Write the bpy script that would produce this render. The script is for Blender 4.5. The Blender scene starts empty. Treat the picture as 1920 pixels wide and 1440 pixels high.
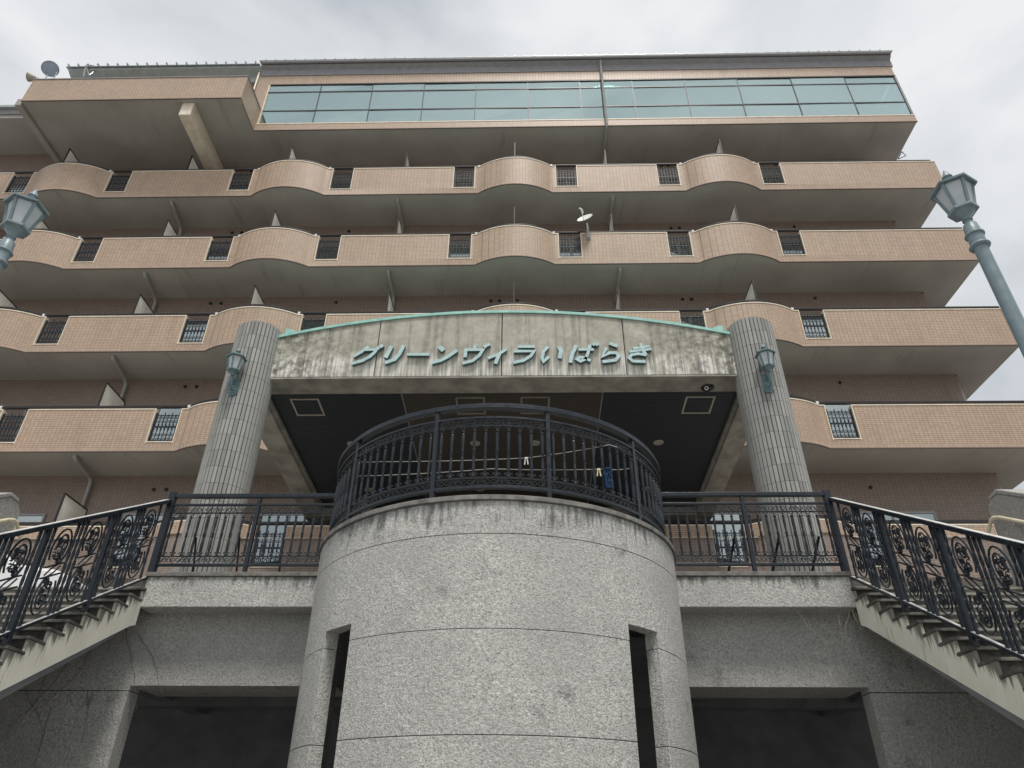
import bpy, math, random
from mathutils import Vector, Matrix
random.seed(7)
R = math.radians
sce = bpy.context.scene
col = sce.collection

# ---------------------------------------------------------------- camera, world, sun, exposure
cam_d = bpy.data.cameras.new('camera')
cam_d.sensor_fit = 'HORIZONTAL'
cam_d.sensor_width = 36.0
cam_d.lens = 1331.2 / 1920.0 * 36.0
cam_d.clip_start = 0.05
cam_d.clip_end = 3000
cam = bpy.data.objects.new('camera', cam_d)
col.objects.link(cam)
CAM_PITCH, CAM_YAW, CAM_ROLL = R(32.911), R(1.411), R(0.405)
cam.matrix_world = (Matrix.Translation((0, 0, 1.6)) @ Matrix.Rotation(CAM_YAW, 4, 'Z')
                    @ Matrix.Rotation(R(90) + CAM_PITCH, 4, 'X') @ Matrix.Rotation(CAM_ROLL, 4, 'Z'))
sce.camera = cam

SUN_EL, SUN_AZ = 67.0, 165.0          # sun elevation, compass bearing from +Y clockwise
world = bpy.data.worlds.new('World')
sce.world = world
world.use_nodes = True
wt = world.node_tree
wt.nodes.clear()
w_out = wt.nodes.new('ShaderNodeOutputWorld')
w_sky = wt.nodes.new('ShaderNodeTexSky')
w_sky.sky_type = 'NISHITA'
w_sky.sun_disc = False
w_sky.sun_elevation = R(SUN_EL)
w_sky.sun_rotation = R(SUN_AZ)
w_b1 = wt.nodes.new('ShaderNodeBackground')
w_b1.inputs['Strength'].default_value = 0.07
wt.links.new(w_sky.outputs['Color'], w_b1.inputs['Color'])
w_co = wt.nodes.new('ShaderNodeTexCoord')
w_map = wt.nodes.new('ShaderNodeMapping')
w_map.inputs['Scale'].default_value = (1.0, 1.0, 1.7)
w_map.inputs['Location'].default_value = (0.35, 1.9, 0.4)
wt.links.new(w_co.outputs['Generated'], w_map.inputs['Vector'])
w_n = wt.nodes.new('ShaderNodeTexNoise')
w_n.inputs['Scale'].default_value = 2.6
w_n.inputs['Detail'].default_value = 7
w_n.inputs['Roughness'].default_value = 0.5
w_n.inputs['Distortion'].default_value = 0.35
wt.links.new(w_map.outputs['Vector'], w_n.inputs['Vector'])
w_r = wt.nodes.new('ShaderNodeValToRGB')
w_r.color_ramp.elements[0].position = 0.36
w_r.color_ramp.elements[0].color = (0.56, 0.60, 0.64, 1)
w_r.color_ramp.elements[1].position = 0.66
w_r.color_ramp.elements[1].color = (0.95, 0.96, 0.97, 1)
wt.links.new(w_n.outputs['Fac'], w_r.inputs['Fac'])
w_b2 = wt.nodes.new('ShaderNodeBackground')
w_b2.inputs['Strength'].default_value = 0.53
wt.links.new(w_r.outputs['Color'], w_b2.inputs['Color'])
w_mix = wt.nodes.new('ShaderNodeMixShader')
w_mix.inputs['Fac'].default_value = 0.93
wt.links.new(w_b1.outputs['Background'], w_mix.inputs[1])
wt.links.new(w_b2.outputs['Background'], w_mix.inputs[2])
wt.links.new(w_mix.outputs['Shader'], w_out.inputs['Surface'])

sun_d = bpy.data.lights.new('sun', 'SUN')
sun_d.energy = 1.5
sun_d.angle = R(14)
sun_d.color = (1.0, 0.96, 0.90)
sun = bpy.data.objects.new('sun', sun_d)
col.objects.link(sun)
sun_vec = Vector((math.sin(R(SUN_AZ)) * math.cos(R(SUN_EL)), math.cos(R(SUN_AZ)) * math.cos(R(SUN_EL)), math.sin(R(SUN_EL))))
sun.rotation_euler = sun_vec.to_track_quat('Z', 'Y').to_euler()
sun.location = (0, -20, 40)

vs = sce.view_settings
vs.view_transform = 'Standard'
vs.look = 'None'
vs.exposure = 0.84
vs.gamma = 1.0
vs.use_curve_mapping = False

# ---------------------------------------------------------------- materials
class Mat:
    """small helper round a node tree"""
    def __init__(self, name, rough=0.7, metallic=0.0, spec=0.5):
        self.m = bpy.data.materials.new(name)
        self.m.use_nodes = True
        self.t = self.m.node_tree
        self.p = self.t.nodes['Principled BSDF']
        self.out = self.t.nodes['Material Output']
        self.p.inputs['Roughness'].default_value = rough
        self.p.inputs['Metallic'].default_value = metallic
        self.p.inputs['Specular IOR Level'].default_value = spec
    def n(self, typ, inputs=None, out=0, **props):
        nd = self.t.nodes.new(typ)
        for k, v in props.items():
            setattr(nd, k, v)
        for k, v in (inputs or {}).items():
            self.set(nd.inputs[k], v)
        return nd.outputs[out]
    def set(self, sock, v):
        if isinstance(v, bpy.types.NodeSocket):
            self.t.links.new(v, sock)
        elif isinstance(v, (tuple, list)) and len(v) == 3 and sock.type == 'RGBA':
            sock.default_value = (*v, 1)
        else:
            sock.default_value = v
    def pos(self):
        return self.n('ShaderNodeNewGeometry', out='Position')
    def sep(self, v):
        s = self.t.nodes.new('ShaderNodeSeparateXYZ')
        self.t.links.new(v, s.inputs[0])
        return s.outputs
    def vec(self, x, y, z):
        return self.n('ShaderNodeCombineXYZ', {'X': x, 'Y': y, 'Z': z})
    def math(self, op, a, b=0.0, clamp=False):
        return self.n('ShaderNodeMath', {0: a, 1: b}, operation=op, use_clamp=clamp)
    def noise(self, v, scale, detail=3.0, rough=0.55):
        return self.n('ShaderNodeTexNoise', {'Vector': v, 'Scale': scale, 'Detail': detail, 'Roughness': rough}, out='Fac')
    def rng(self, v, a, b, c=0.0, d=1.0):
        return self.n('ShaderNodeMapRange', {'Value': v, 'From Min': a, 'From Max': b, 'To Min': c, 'To Max': d}, clamp=True)
    def mix(self, f, a, b, mode='MIX'):
        nd = self.t.nodes.new('ShaderNodeMix')
        nd.data_type = 'RGBA'
        nd.blend_type = mode
        self.set(nd.inputs[0], f)
        self.set(nd.inputs[6], a)
        self.set(nd.inputs[7], b)
        return nd.outputs[2]
    def ramp(self, f, stops):
        nd = self.t.nodes.new('ShaderNodeValToRGB')
        els = nd.color_ramp.elements
        while len(els) < len(stops):
            els.new(0.5)
        for e, (p, c) in zip(els, stops):
            e.position = p
            e.color = (*c, 1)
        self.set(nd.inputs['Fac'], f)
        return nd.outputs['Color']
    def color(self, c):
        self.set(self.p.inputs['Base Color'], c)
    def bump(self, h, strength=0.4, dist=0.01):
        b = self.n('ShaderNodeBump', {'Height': h, 'Strength': strength, 'Distance': dist})
        self.set(self.p.inputs['Normal'], b)

def plain(name, c, rough=0.6, metallic=0.0, spec=0.5, vary=0.12, scale=6.0, bump=0.0):
    """painted or bare surface with mottled colour and a little uneven gloss"""
    m = Mat(name, rough, metallic, spec)
    p = m.pos()
    f = m.noise(p, scale, 4)
    a = tuple(x * (1 - vary) for x in c)
    b = tuple(min(1, x * (1 + vary)) for x in c)
    m.color(m.mix(m.rng(f, 0.3, 0.7), a, b))
    m.set(m.p.inputs['Roughness'], m.rng(f, 0.3, 0.7, max(0.02, rough - 0.08), min(1, rough + 0.08)))
    if bump:
        m.bump(m.noise(p, scale * 9, 3), bump, 0.004)
    return m.m

def tile_mat(name, c1, c2, mortar, w, h, off, dirt=0.18):
    m = Mat(name, 0.42, 0, 0.45)
    x, y, z = m.sep(m.pos())
    u = m.math('ADD', x, y)
    br = m.t.nodes.new('ShaderNodeTexBrick')
    br.offset = off
    br.inputs['Scale'].default_value = 1.0
    br.inputs['Mortar Size'].default_value = 0.005
    br.inputs['Mortar Smooth'].default_value = 0.2
    br.inputs['Brick Width'].default_value = w
    br.inputs['Row Height'].default_value = h
    br.inputs['Bias'].default_value = 0.0
    br.inputs['Color1'].default_value = (*c1, 1)
    br.inputs['Color2'].default_value = (*c2, 1)
    br.inputs['Mortar'].default_value = (*mortar, 1)
    m.set(br.inputs['Vector'], m.vec(u, z, 0.0))
    p = m.pos()
    big = m.noise(p, 0.9, 4)
    streak = m.noise(m.vec(m.math('MULTIPLY', u, 5.0), m.math('MULTIPLY', z, 0.5), 0.0), 1.0, 4)
    d = m.math('MULTIPLY', m.rng(big, 0.35, 0.7), m.rng(streak, 0.35, 0.75))
    m.color(m.mix(m.math('MULTIPLY', d, dirt * 2), br.outputs['Color'], tuple(v * 0.45 for v in c1)))
    m.bump(m.math('SUBTRACT', 1.0, br.outputs['Fac']), 0.35, 0.004)
    return m.m

def granite_mat(name, ztop=None, span=0.5, base=1.0):
    """bush-hammered grey granite; ztop: below that height rain has left dark streaks"""
    m = Mat(name, 0.78, 0, 0.35)
    p = m.pos()
    x, y, z = m.sep(p)
    u = m.math('ADD', x, m.math('MULTIPLY', y, 0.6))
    f1 = m.noise(p, 66, 3, 0.65)
    f2 = m.noise(p, 29, 4, 0.65)
    f3 = m.noise(p, 1.3, 3)
    f = m.math('ADD', m.math('MULTIPLY', f1, 0.6), m.math('MULTIPLY', f2, 0.4))
    c = m.ramp(f, [(0.33, tuple(v * base for v in (0.13, 0.128, 0.12))), (0.43, tuple(v * base for v in (0.33, 0.325, 0.305))),
                   (0.52, tuple(v * base for v in (0.47, 0.46, 0.43))), (0.63, tuple(v * base for v in (0.66, 0.65, 0.61)))])
    c = m.mix(m.rng(f3, 0.3, 0.7, 0.0, 0.55), c, tuple(v * base for v in (0.28, 0.275, 0.26)))
    blot = m.noise(p, 2.7, 5, 0.7)
    c = m.mix(m.rng(blot, 0.60, 0.73, 0.0, 0.55), c, (0.07, 0.07, 0.066))
    if ztop is not None:
        st0 = m.noise(m.vec(m.math('MULTIPLY', u, 15.0), m.math('MULTIPLY', z, 1.6), 0.0), 1.0, 6, 0.7)
        st = m.math('ADD', m.math('MULTIPLY', st0, 0.62), m.math('MULTIPLY', m.noise(p, 1.9, 4, 0.6), 0.42))
        fade = m.rng(z, ztop - span, ztop, 0.0, 1.0)
        lim = m.math('ADD', st, m.math('MULTIPLY', fade, 0.16))
        k = m.math('MULTIPLY', m.math('MULTIPLY', m.rng(lim, 0.625, 0.73, 0.0, 0.8), m.rng(f1, 0.30, 0.52, 0.35, 1.0)), m.rng(z, ztop - span, ztop - span * 0.4))
        c = m.mix(k, c, (0.05, 0.05, 0.048))
    m.color(c)
    m.bump(m.math('ADD', f1, m.math('MULTIPLY', f2, 0.8)), 0.9, 0.016)
    return m.m

MT = {}
MT['tile'] = tile_mat('beige_tile', (0.57, 0.42, 0.305), (0.49, 0.355, 0.255), (0.23, 0.16, 0.115), 0.10, 0.05, 0.0, 0.30)
MT['soldier'] = tile_mat('beige_soldier_tile', (0.56, 0.415, 0.31), (0.48, 0.35, 0.26), (0.27, 0.19, 0.135), 0.05, 0.10, 0.0)
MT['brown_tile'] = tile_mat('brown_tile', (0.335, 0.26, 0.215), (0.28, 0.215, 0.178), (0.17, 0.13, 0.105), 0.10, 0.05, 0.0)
MT['trim'] = plain('cream_trim', (0.80, 0.70, 0.56), 0.5)
MT['slab'] = None
m = Mat('soffit_paint', 0.85, 0, 0.2)
p = m.pos()
x, y, z = m.sep(p)
s1 = m.noise(m.vec(m.math('MULTIPLY', x, 3.0), m.math('MULTIPLY', y, 0.45), z), 1.0, 5, 0.6)
s2 = m.noise(p, 0.8, 4)
c = m.mix(m.rng(s2, 0.3, 0.7), (0.37, 0.345, 0.315), (0.47, 0.44, 0.405))
c = m.mix(m.rng(s1, 0.60, 0.72, 0, 0.5), c, (0.26, 0.24, 0.215))
m.color(c)
m.bump(m.noise(p, 30, 3), 0.15, 0.004)
MT['slab'] = m.m
MT['shadow_gap'] = plain('slab_shadow_tone', (0.16, 0.12, 0.10), 0.7)  # dark tone standing for the shadow gap under the slab edges
MT['rail'] = plain('bronze_rail', (0.028, 0.025, 0.027), 0.4, 0.2)
MT['iron'] = None
m = Mat('dark_iron', 0.36, 0.0, 0.42)
p = m.pos()
f = m.noise(p, 14, 4)
m.color(m.mix(m.rng(f, 0.35, 0.7), (0.011, 0.016, 0.023), (0.021, 0.028, 0.037)))
m.set(m.p.inputs['Roughness'], m.rng(f, 0.3, 0.7, 0.25, 0.5))
m.bump(m.noise(p, 90, 2), 0.12, 0.002)
MT['iron'] = m.m
MT['granite'] = granite_mat('hammered_granite')
MT['granite_drum'] = granite_mat('hammered_granite_streaked', 4.57, 0.55, 1.32)
MT['granite_ledge'] = granite_mat('hammered_granite_ledge', 4.57, 0.30, 1.32)
MT['granite_wall'] = granite_mat('hammered_granite_wall', None, 0.35, 1.15)
MT['cap'] = plain('worn_granite_cap', (0.21, 0.20, 0.185), 0.8, 0, 0.3, 0.45, 9, 0.4)
MT['joint'] = plain('dark_joint', (0.06, 0.058, 0.055), 0.9)

# weathered concrete of the fascia
m = Mat('weathered_concrete', 0.9, 0, 0.2)
p = m.pos()
x, y, z = m.sep(p)
base = m.mix(m.rng(m.noise(p, 5, 6, 0.65), 0.3, 0.72), (0.385, 0.37, 0.305), (0.58, 0.555, 0.47))
stk = m.noise(m.vec(m.math('MULTIPLY', x, 7.0), 0.0, m.math('MULTIPLY', z, 0.35)), 1.0, 6, 0.62)
stk2 = m.noise(m.vec(m.math('MULTIPLY', x, 16.0), 3.0, m.math('MULTIPLY', z, 0.6)), 1.0, 4, 0.6)
low = m.rng(z, 8.35, 9.0, 1.0, 0.0)
white = m.math('MULTIPLY', m.rng(stk2, 0.44, 0.58), m.rng(m.math('ADD', low, m.math('MULTIPLY', stk, 0.6)), 0.55, 0.82))
c = m.mix(m.math('MULTIPLY', white, 0.95), base, (0.84, 0.82, 0.76))
ends = m.rng(m.math('ABSOLUTE', m.math('ADD', x, 0.43)), 2.2, 4.2)
dark = m.math('MULTIPLY', m.rng(stk, 0.50, 0.60, 0.0, 0.85), m.rng(m.noise(p, 9, 5, 0.7), 0.3, 0.55, 0.35, 1.0))
dark = m.math('MULTIPLY', dark, m.math('ADD', 0.55, m.math('MULTIPLY', ends, 0.45)))
c = m.mix(dark, c, (0.165, 0.16, 0.14))
moss = m.math('MULTIPLY', m.rng(m.noise(p, 7, 6, 0.7), 0.44, 0.6), m.math('ADD', m.math('MULTIPLY', ends, 0.8), 0.12))
c = m.mix(moss, c, (0.075, 0.072, 0.055))
c = m.mix(m.rng(m.noise(p, 26, 4, 0.7), 0.62, 0.74, 0, 0.5), c, (0.10, 0.095, 0.075))
m.color(c)
m.bump(m.noise(p, 40, 4), 0.35, 0.006)
MT['concrete'] = m.m
MT['beam'] = plain('raw_concrete', (0.34, 0.325, 0.285), 0.9, 0, 0.2, 0.3, 3, 0.3)
MT['garage'] = plain('garage_concrete', (0.31, 0.32, 0.33), 0.9, 0, 0.2, 0.2, 2)
MT['floor'] = plain('terrace_paving', (0.34, 0.33, 0.31), 0.8, 0, 0.3, 0.2, 4)

def slat_mat(name, c):
    m = Mat(name, 0.5, 0, 0.35)
    p = m.pos()
    x, y, z = m.sep(p)
    fr = m.math('FRACT', m.math('MULTIPLY', y, 1 / 0.085))
    gap = m.rng(m.math('ABSOLUTE', m.math('SUBTRACT', fr, 0.5)), 0.40, 0.46)
    m.color(m.mix(gap, c, tuple(v * 0.25 for v in c)))
    m.bump(m.math('SUBTRACT', 1.0, gap), 0.6, 0.01)
    return m.m
MT['slat_blue'] = slat_mat('dark_slats', (0.042, 0.048, 0.057))
MT['slat_brown'] = slat_mat('brown_slats', (0.085, 0.076, 0.066))
MT['fitting'] = plain('pale_fitting', (0.42, 0.40, 0.33), 0.5)
MT['hatch'] = plain('hatch_frame', (0.26, 0.25, 0.21), 0.5)

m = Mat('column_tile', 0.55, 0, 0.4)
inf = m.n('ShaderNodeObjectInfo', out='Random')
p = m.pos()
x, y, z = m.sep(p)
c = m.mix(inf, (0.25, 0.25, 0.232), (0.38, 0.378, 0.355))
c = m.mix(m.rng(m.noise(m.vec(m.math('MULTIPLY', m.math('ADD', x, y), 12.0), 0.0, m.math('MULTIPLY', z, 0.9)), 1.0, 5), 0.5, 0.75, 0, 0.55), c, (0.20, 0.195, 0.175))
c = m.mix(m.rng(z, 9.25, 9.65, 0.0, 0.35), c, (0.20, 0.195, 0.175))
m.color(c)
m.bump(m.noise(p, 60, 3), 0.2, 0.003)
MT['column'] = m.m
MT['mint'] = plain('verdigris_paint', (0.32, 0.58, 0.51), 0.5, 0, 0.4, 0.15, 8)
MT['letter'] = plain('pale_verdigris_paint', (0.47, 0.635, 0.63), 0.45, 0, 0.45, 0.12, 14)
MT['letter_shade_side'] = plain('shaded_verdigris_edge', (0.10, 0.17, 0.17), 0.5, 0, 0.4, 0.2, 14)  # darker tone paints shade onto the sides of the letters
MT['lamp'] = plain('grey_green_paint', (0.20, 0.265, 0.29), 0.42, 0, 0.5, 0.15, 10)
MT['wall_lamp'] = plain('dark_verdigris_paint', (0.13, 0.205, 0.215), 0.45, 0, 0.5, 0.25, 18)
m = Mat('frosted_lamp_glass', 0.35, 0, 0.5)
p = m.pos()
m.color(m.mix(m.rng(m.noise(p, 9, 4), 0.3, 0.7), (0.60, 0.65, 0.67), (0.76, 0.80, 0.81)))
m.p.inputs['Transmission Weight'].default_value = 0.25
MT['frost'] = m.m
MT['lamp_core'] = plain('lamp_bulb', (0.75, 0.74, 0.70), 0.4)

def glass_mat(name, tint, mirror, see):
    """coated window glass: mirrors the sky, lets some of the room through"""
    m = Mat(name)
    m.t.nodes.remove(m.p)
    p = m.pos()
    b = m.n('ShaderNodeBump', {'Height': m.noise(p, 1.6, 2), 'Strength': 0.05, 'Distance': 0.03})
    g = m.n('ShaderNodeBsdfGlossy', {'Color': (*mirror, 1), 'Roughness': 0.03, 'Normal': b})
    t = m.n('ShaderNodeBsdfTransparent', {'Color': (*tint, 1)})
    mx = m.t.nodes.new('ShaderNodeMixShader')
    mx.inputs[0].default_value = see
    m.t.links.new(g, mx.inputs[1])
    m.t.links.new(t, mx.inputs[2])
    m.t.links.new(mx.outputs[0], m.out.inputs['Surface'])
    return m.m
MT['glass'] = glass_mat('coated_glass', (0.55, 0.82, 0.86), (0.68, 0.79, 0.77), 0.36)
MT['win_glass'] = glass_mat('window_glass', (0.75, 0.85, 0.83), (0.66, 0.69, 0.68), 0.45)
MT['sash'] = plain('dark_sash', (0.06, 0.06, 0.065), 0.4, 0.3)
MT['alu'] = plain('aluminium_sash', (0.30, 0.30, 0.29), 0.4, 0.5)
MT['curtain'] = plain('pale_curtain', (0.66, 0.70, 0.70), 0.8, 0, 0.2, 0.12, 5)
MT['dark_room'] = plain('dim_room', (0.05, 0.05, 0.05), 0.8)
MT['room'] = plain('room_plaster', (0.62, 0.64, 0.60), 0.9, 0, 0.2, 0.05, 1)
MT['panel'] = plain('partition_board', (0.88, 0.84, 0.74), 0.7, 0, 0.3, 0.1, 3)
MT['pipe'] = plain('drain_pipe_paint', (0.36, 0.35, 0.33), 0.45)
MT['roof'] = plain('grey_green_roof_metal', (0.40, 0.44, 0.435), 0.4, 0.3)
MT['eave'] = plain('eave_paint', (0.29, 0.28, 0.29), 0.6)
MT['white'] = plain('white_plastic', (0.80, 0.80, 0.78), 0.4)
MT['cream'] = plain('cream_handrail_plastic', (0.66, 0.60, 0.43), 0.45)
MT['chrome'] = plain('steel_bracket', (0.55, 0.55, 0.55), 0.3, 0.8)
MT['pale_cap'] = plain('pale_rail_cap', (0.72, 0.72, 0.70), 0.35, 0.2)
MT['leaf'] = plain('leaf_green', (0.06, 0.10, 0.035), 0.7)
MT['red'] = plain('red_petals', (0.45, 0.03, 0.025), 0.6)
MT['black'] = plain('black_plastic', (0.02, 0.02, 0.022), 0.3)
MT['lens'] = plain('lamp_lens', (0.35, 0.42, 0.52), 0.08, 0.6)
MT['blue_cloth'] = plain('blue_cord', (0.025, 0.06, 0.13), 0.8, 0, 0.2, 0.35, 40)
MT['yellow_peg'] = plain('cream_peg_plastic', (0.72, 0.66, 0.40), 0.4)
MT['wire'] = plain('pale_line', (0.55, 0.54, 0.48), 0.6)
MT['vine'] = plain('dry_vine_bark', (0.33, 0.30, 0.23), 0.9, 0, 0.2, 0.4, 20)
MT['vine_dark'] = plain('dark_vine_bark', (0.17, 0.155, 0.13), 0.9, 0, 0.2, 0.4, 20)
MT['car'] = plain('white_car_paint', (0.82, 0.82, 0.82), 0.2, 0, 0.6, 0.02)
MT['tyre'] = plain('tyre_rubber', (0.025, 0.025, 0.025), 0.8)
m = Mat('concrete_paving', 0.9, 0, 0.25)
p = m.pos()
m.color(m.mix(m.rng(m.noise(p, 60, 3), 0.3, 0.7), (0.20, 0.197, 0.188), (0.30, 0.296, 0.282)))
m.bump(m.noise(p, 120, 2), 0.4, 0.006)
MT['asphalt'] = m.m

# painted stair string: cream paint with rain stains that hang below each step
STEP_T, STEP_R = 0.268, 0.152
SLOPE = STEP_R / STEP_T
m = Mat('stained_cream_paint', 0.75, 0, 0.3)
p = m.pos()
x, y, z = m.sep(p)
line = m.math('ADD', m.math('MULTIPLY', m.math('SUBTRACT', y, 9.2), SLOPE), 4.20)
below = m.math('SUBTRACT', line, z)
st = m.noise(m.vec(m.math('MULTIPLY', y, 13.0), m.math('MULTIPLY', z, 1.2), x), 1.0, 5, 0.65)
c = m.mix(m.rng(m.noise(p, 4, 5), 0.3, 0.7), (0.80, 0.77, 0.64), (0.90, 0.87, 0.75))
k = m.rng(m.math('SUBTRACT', st, m.math('MULTIPLY', below, 1.2)), 0.49, 0.60, 0.0, 0.85)
c = m.mix(k, c, (0.10, 0.095, 0.08))
c = m.mix(m.rng(m.noise(m.vec(m.math('MULTIPLY', y, 30.0), m.math('MULTIPLY', z, 2.0), x), 1.0, 4), 0.6, 0.72, 0, 0.6), c, (0.22, 0.20, 0.16))
m.color(c)
MT['string'] = m.m
m = Mat('weathered_step_stone', 0.85, 0, 0.25)
p = m.pos()
f = m.noise(p, 7, 6, 0.7)
c = m.ramp(f, [(0.30, (0.016, 0.015, 0.013)), (0.52, (0.042, 0.040, 0.035)), (0.75, (0.12, 0.115, 0.10))])
x, y, z = m.sep(p)
mid = m.rng(m.math('ADD', m.math('ABSOLUTE', m.math('ADD', x, 0.43)), m.math('MULTIPLY', f, 0.5)), 5.15, 5.75)
c = m.mix(mid, c, m.mix(m.rng(f, 0.3, 0.7), (0.17, 0.16, 0.135), (0.30, 0.285, 0.25)))
m.color(c)
m.bump(m.noise(p, 60, 3), 0.35, 0.006)
MT['step'] = m.m
m = Mat('worn_tread_stone', 0.8, 0, 0.3)
p = m.pos()
x, y, z = m.sep(p)
f = m.noise(p, 8, 6, 0.7)
edge = m.rng(m.math('ADD', m.math('ABSOLUTE', m.math('ADD', x, 0.43)), m.math('MULTIPLY', f, 0.4)), 4.80, 5.5)
c = m.mix(edge, m.mix(m.rng(f, 0.3, 0.7), (0.05, 0.048, 0.042), (0.16, 0.15, 0.13)), m.mix(m.rng(f, 0.3, 0.7), (0.24, 0.23, 0.20), (0.40, 0.385, 0.345)))
m.color(c)
m.bump(m.noise(p, 60, 3), 0.3, 0.005)
MT['tread'] = m.m

# ---------------------------------------------------------------- mesh helpers
class MB:
    def __init__(self):
        self.v, self.f = [], []
    def add(self, vs_, fs_):
        b = len(self.v)
        self.v += [tuple(q) for q in vs_]
        self.f += [tuple(i + b for i in q) for q in fs_]
        return self
    def box(self, x0, x1, y0, y1, z0, z1):
        vs_ = [(x, y, z) for z in (z0, z1) for y in (y0, y1) for x in (x0, x1)]
        return self.add(vs_, [(0, 2, 3, 1), (4, 5, 7, 6), (0, 1, 5, 4), (2, 6, 7, 3), (0, 4, 6, 2), (1, 3, 7, 5)])
    def bar(self, a, b, w, h, up=(0, 0, 1)):
        """square bar from a to b, w across, h along up"""
        a, b, up = Vector(a), Vector(b), Vector(up)
        d = (b - a).normalized()
        s = d.cross(up).normalized() * (w / 2)
        t = s.cross(d).normalized() * (h / 2)
        vs_ = [q + i * s + j * t for q in (a, b) for i, j in ((-1, -1), (1, -1), (1, 1), (-1, 1))]
        return self.add(vs_, [(3, 2, 1, 0), (4, 5, 6, 7), (0, 1, 5, 4), (1, 2, 6, 5), (2, 3, 7, 6), (3, 0, 4, 7)])
    def prism(self, poly, axis, c0, c1):
        """polygon extruded along an axis; poly is (y,z) for x, (x,z) for y, (x,y) for z"""
        def P(q, c):
            return {'x': (c, q[0], q[1]), 'y': (q[0], c, q[1]), 'z': (q[0], q[1], c)}[axis]
        n = len(poly)
        vs_ = [P(q, c0) for q in poly] + [P(q, c1) for q in poly]
        fs_ = [tuple(range(n))[::-1], tuple(range(n, 2 * n))] + [(i, (i + 1) % n, n + (i + 1) % n, n + i) for i in range(n)]
        return self.add(vs_, fs_)
    def tube(self, pts, r, n=6, closed=False, caps=True):
        pts = [Vector(q) for q in pts]
        k = len(pts)
        rs = r if isinstance(r, (list, tuple)) else [r] * k
        ring, ref = [], None
        for i, q in enumerate(pts):
            a = pts[(i - 1) % k] if (closed or i > 0) else q
            b = pts[(i + 1) % k] if (closed or i < k - 1) else q
            d = (b - a)
            d = d.normalized() if d.length > 1e-9 else Vector((0, 0, 1))
            if ref is None:
                ref = Vector((0, 0, 1)) if abs(d.z) < 0.9 else Vector((1, 0, 0))
            s = d.cross(ref)
            s = s.normalized() if s.length > 1e-6 else Vector((1, 0, 0))
            t = s.cross(d).normalized()
            ref = t
            for j in range(n):
                an = 2 * math.pi * (j + 0.5) / n
                ring.append(q + (s * math.cos(an) + t * math.sin(an)) * rs[i])
        fs_ = []
        for i in range(k if closed else k - 1):
            for j in range(n):
                a0, a1 = i * n + j, i * n + (j + 1) % n
                b0, b1 = ((i + 1) % k) * n + j, ((i + 1) % k) * n + (j + 1) % n
                fs_.append((a0, b0, b1, a1))
        if caps and not closed:
            fs_.append(tuple(range(n)))
            fs_.append(tuple(range((k - 1) * n, k * n))[::-1])
        return self.add(ring, fs_)
    def lathe(self, prof, n, c=(0, 0, 0), phase=0.0):
        """profile of (radius, z) round a vertical axis"""
        vs_ = []
        for r, z in prof:
            for j in range(n):
                a = 2 * math.pi * (j + phase) / n
                vs_.append((c[0] + r * math.cos(a), c[1] + r * math.sin(a), c[2] + z))
        k = len(prof)
        fs_ = [(i * n + j, i * n + (j + 1) % n, (i + 1) * n + (j + 1) % n, (i + 1) * n + j) for i in range(k - 1) for j in range(n)]
        fs_ += [tuple(range(n))[::-1], tuple(range((k - 1) * n, k * n))]
        return self.add(vs_, fs_)
    def sector(self, cx, cy, r0, r1, p0, p1, z0, z1, n):
        """block of a ring; angle 0 looks to -Y, positive to +X (degrees)"""
        vs_ = []
        for i in range(n + 1):
            a = R(p0 + (p1 - p0) * i / n)
            for r in (r0, r1):
                for z in (z0, z1):
                    vs_.append((cx + r * math.sin(a), cy - r * math.cos(a), z))
        fs_ = []
        for i in range(n):
            a, b = i * 4, i * 4 + 4
            fs_ += [(a + 2, b + 2, b + 3, a + 3), (a, a + 1, b + 1, b), (a + 1, a + 3, b + 3, b + 1), (a, b, b + 2, a + 2)]
        e = n * 4
        fs_ += [(0, 2, 3, 1), (e, e + 1, e + 3, e + 2)]
        return self.add(vs_, fs_)
    def mesh(self, name, mat, smooth=False):
        me = bpy.data.meshes.new(name)
        me.from_pydata(self.v, [], self.f)
        if mat is not None:
            me.materials.append(mat)
        if smooth:
            me.polygons.foreach_set('use_smooth', [True] * len(me.polygons))
        me.update()
        return me
    def build(self, name, mat, parent=None, smooth=False, bevel=0.0):
        o = put(self.mesh(name, mat, smooth), name, parent)
        if bevel:
            b = o.modifiers.new('bevel', 'BEVEL')
            b.width = bevel
            b.segments = 2
            b.limit_method = 'ANGLE'
        if smooth == 'auto':
            pass
        return o

ORG = {}                              # world position of each object's origin (nothing that has children is rotated)
def put(mesh, name, parent=None, loc=(0, 0, 0), rot=None, scale=None):
    o = bpy.data.objects.new(name, mesh)
    col.objects.link(o)
    loc = Vector(loc)
    if parent is not None:
        o.parent = parent
        o.location = loc - ORG[parent.name]
    else:
        o.location = loc
    if rot is not None:
        o.rotation_euler = rot
    if scale is not None:
        o.scale = scale
    ORG[o.name] = loc
    return o
def tag(o, label, cat, group=None):
    o['label'] = label
    o['category'] = cat
    if group:
        o['group'] = group
    return o
def thing(name, label, cat, loc=(0, 0, 0), group=None):
    return tag(put(None, name, None, loc), label, cat, group)
def kind(o, k):
    o['kind'] = k
    return o
def auto_smooth(o, ang=35):
    """smooth shading with sharp creases kept"""
    me = o.data
    me.polygons.foreach_set('use_smooth', [True] * len(me.polygons))
    me.set_sharp_from_angle(angle=R(ang))
    return o

# ---------------------------------------------------------------- ground
g = MB()
g.add([(-900, -900, 0), (900, -900, 0), (900, 900, 0), (-900, 900, 0)], [(0, 1, 2, 3)])
kind(g.build('ground', MT['asphalt']), 'structure')

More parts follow.
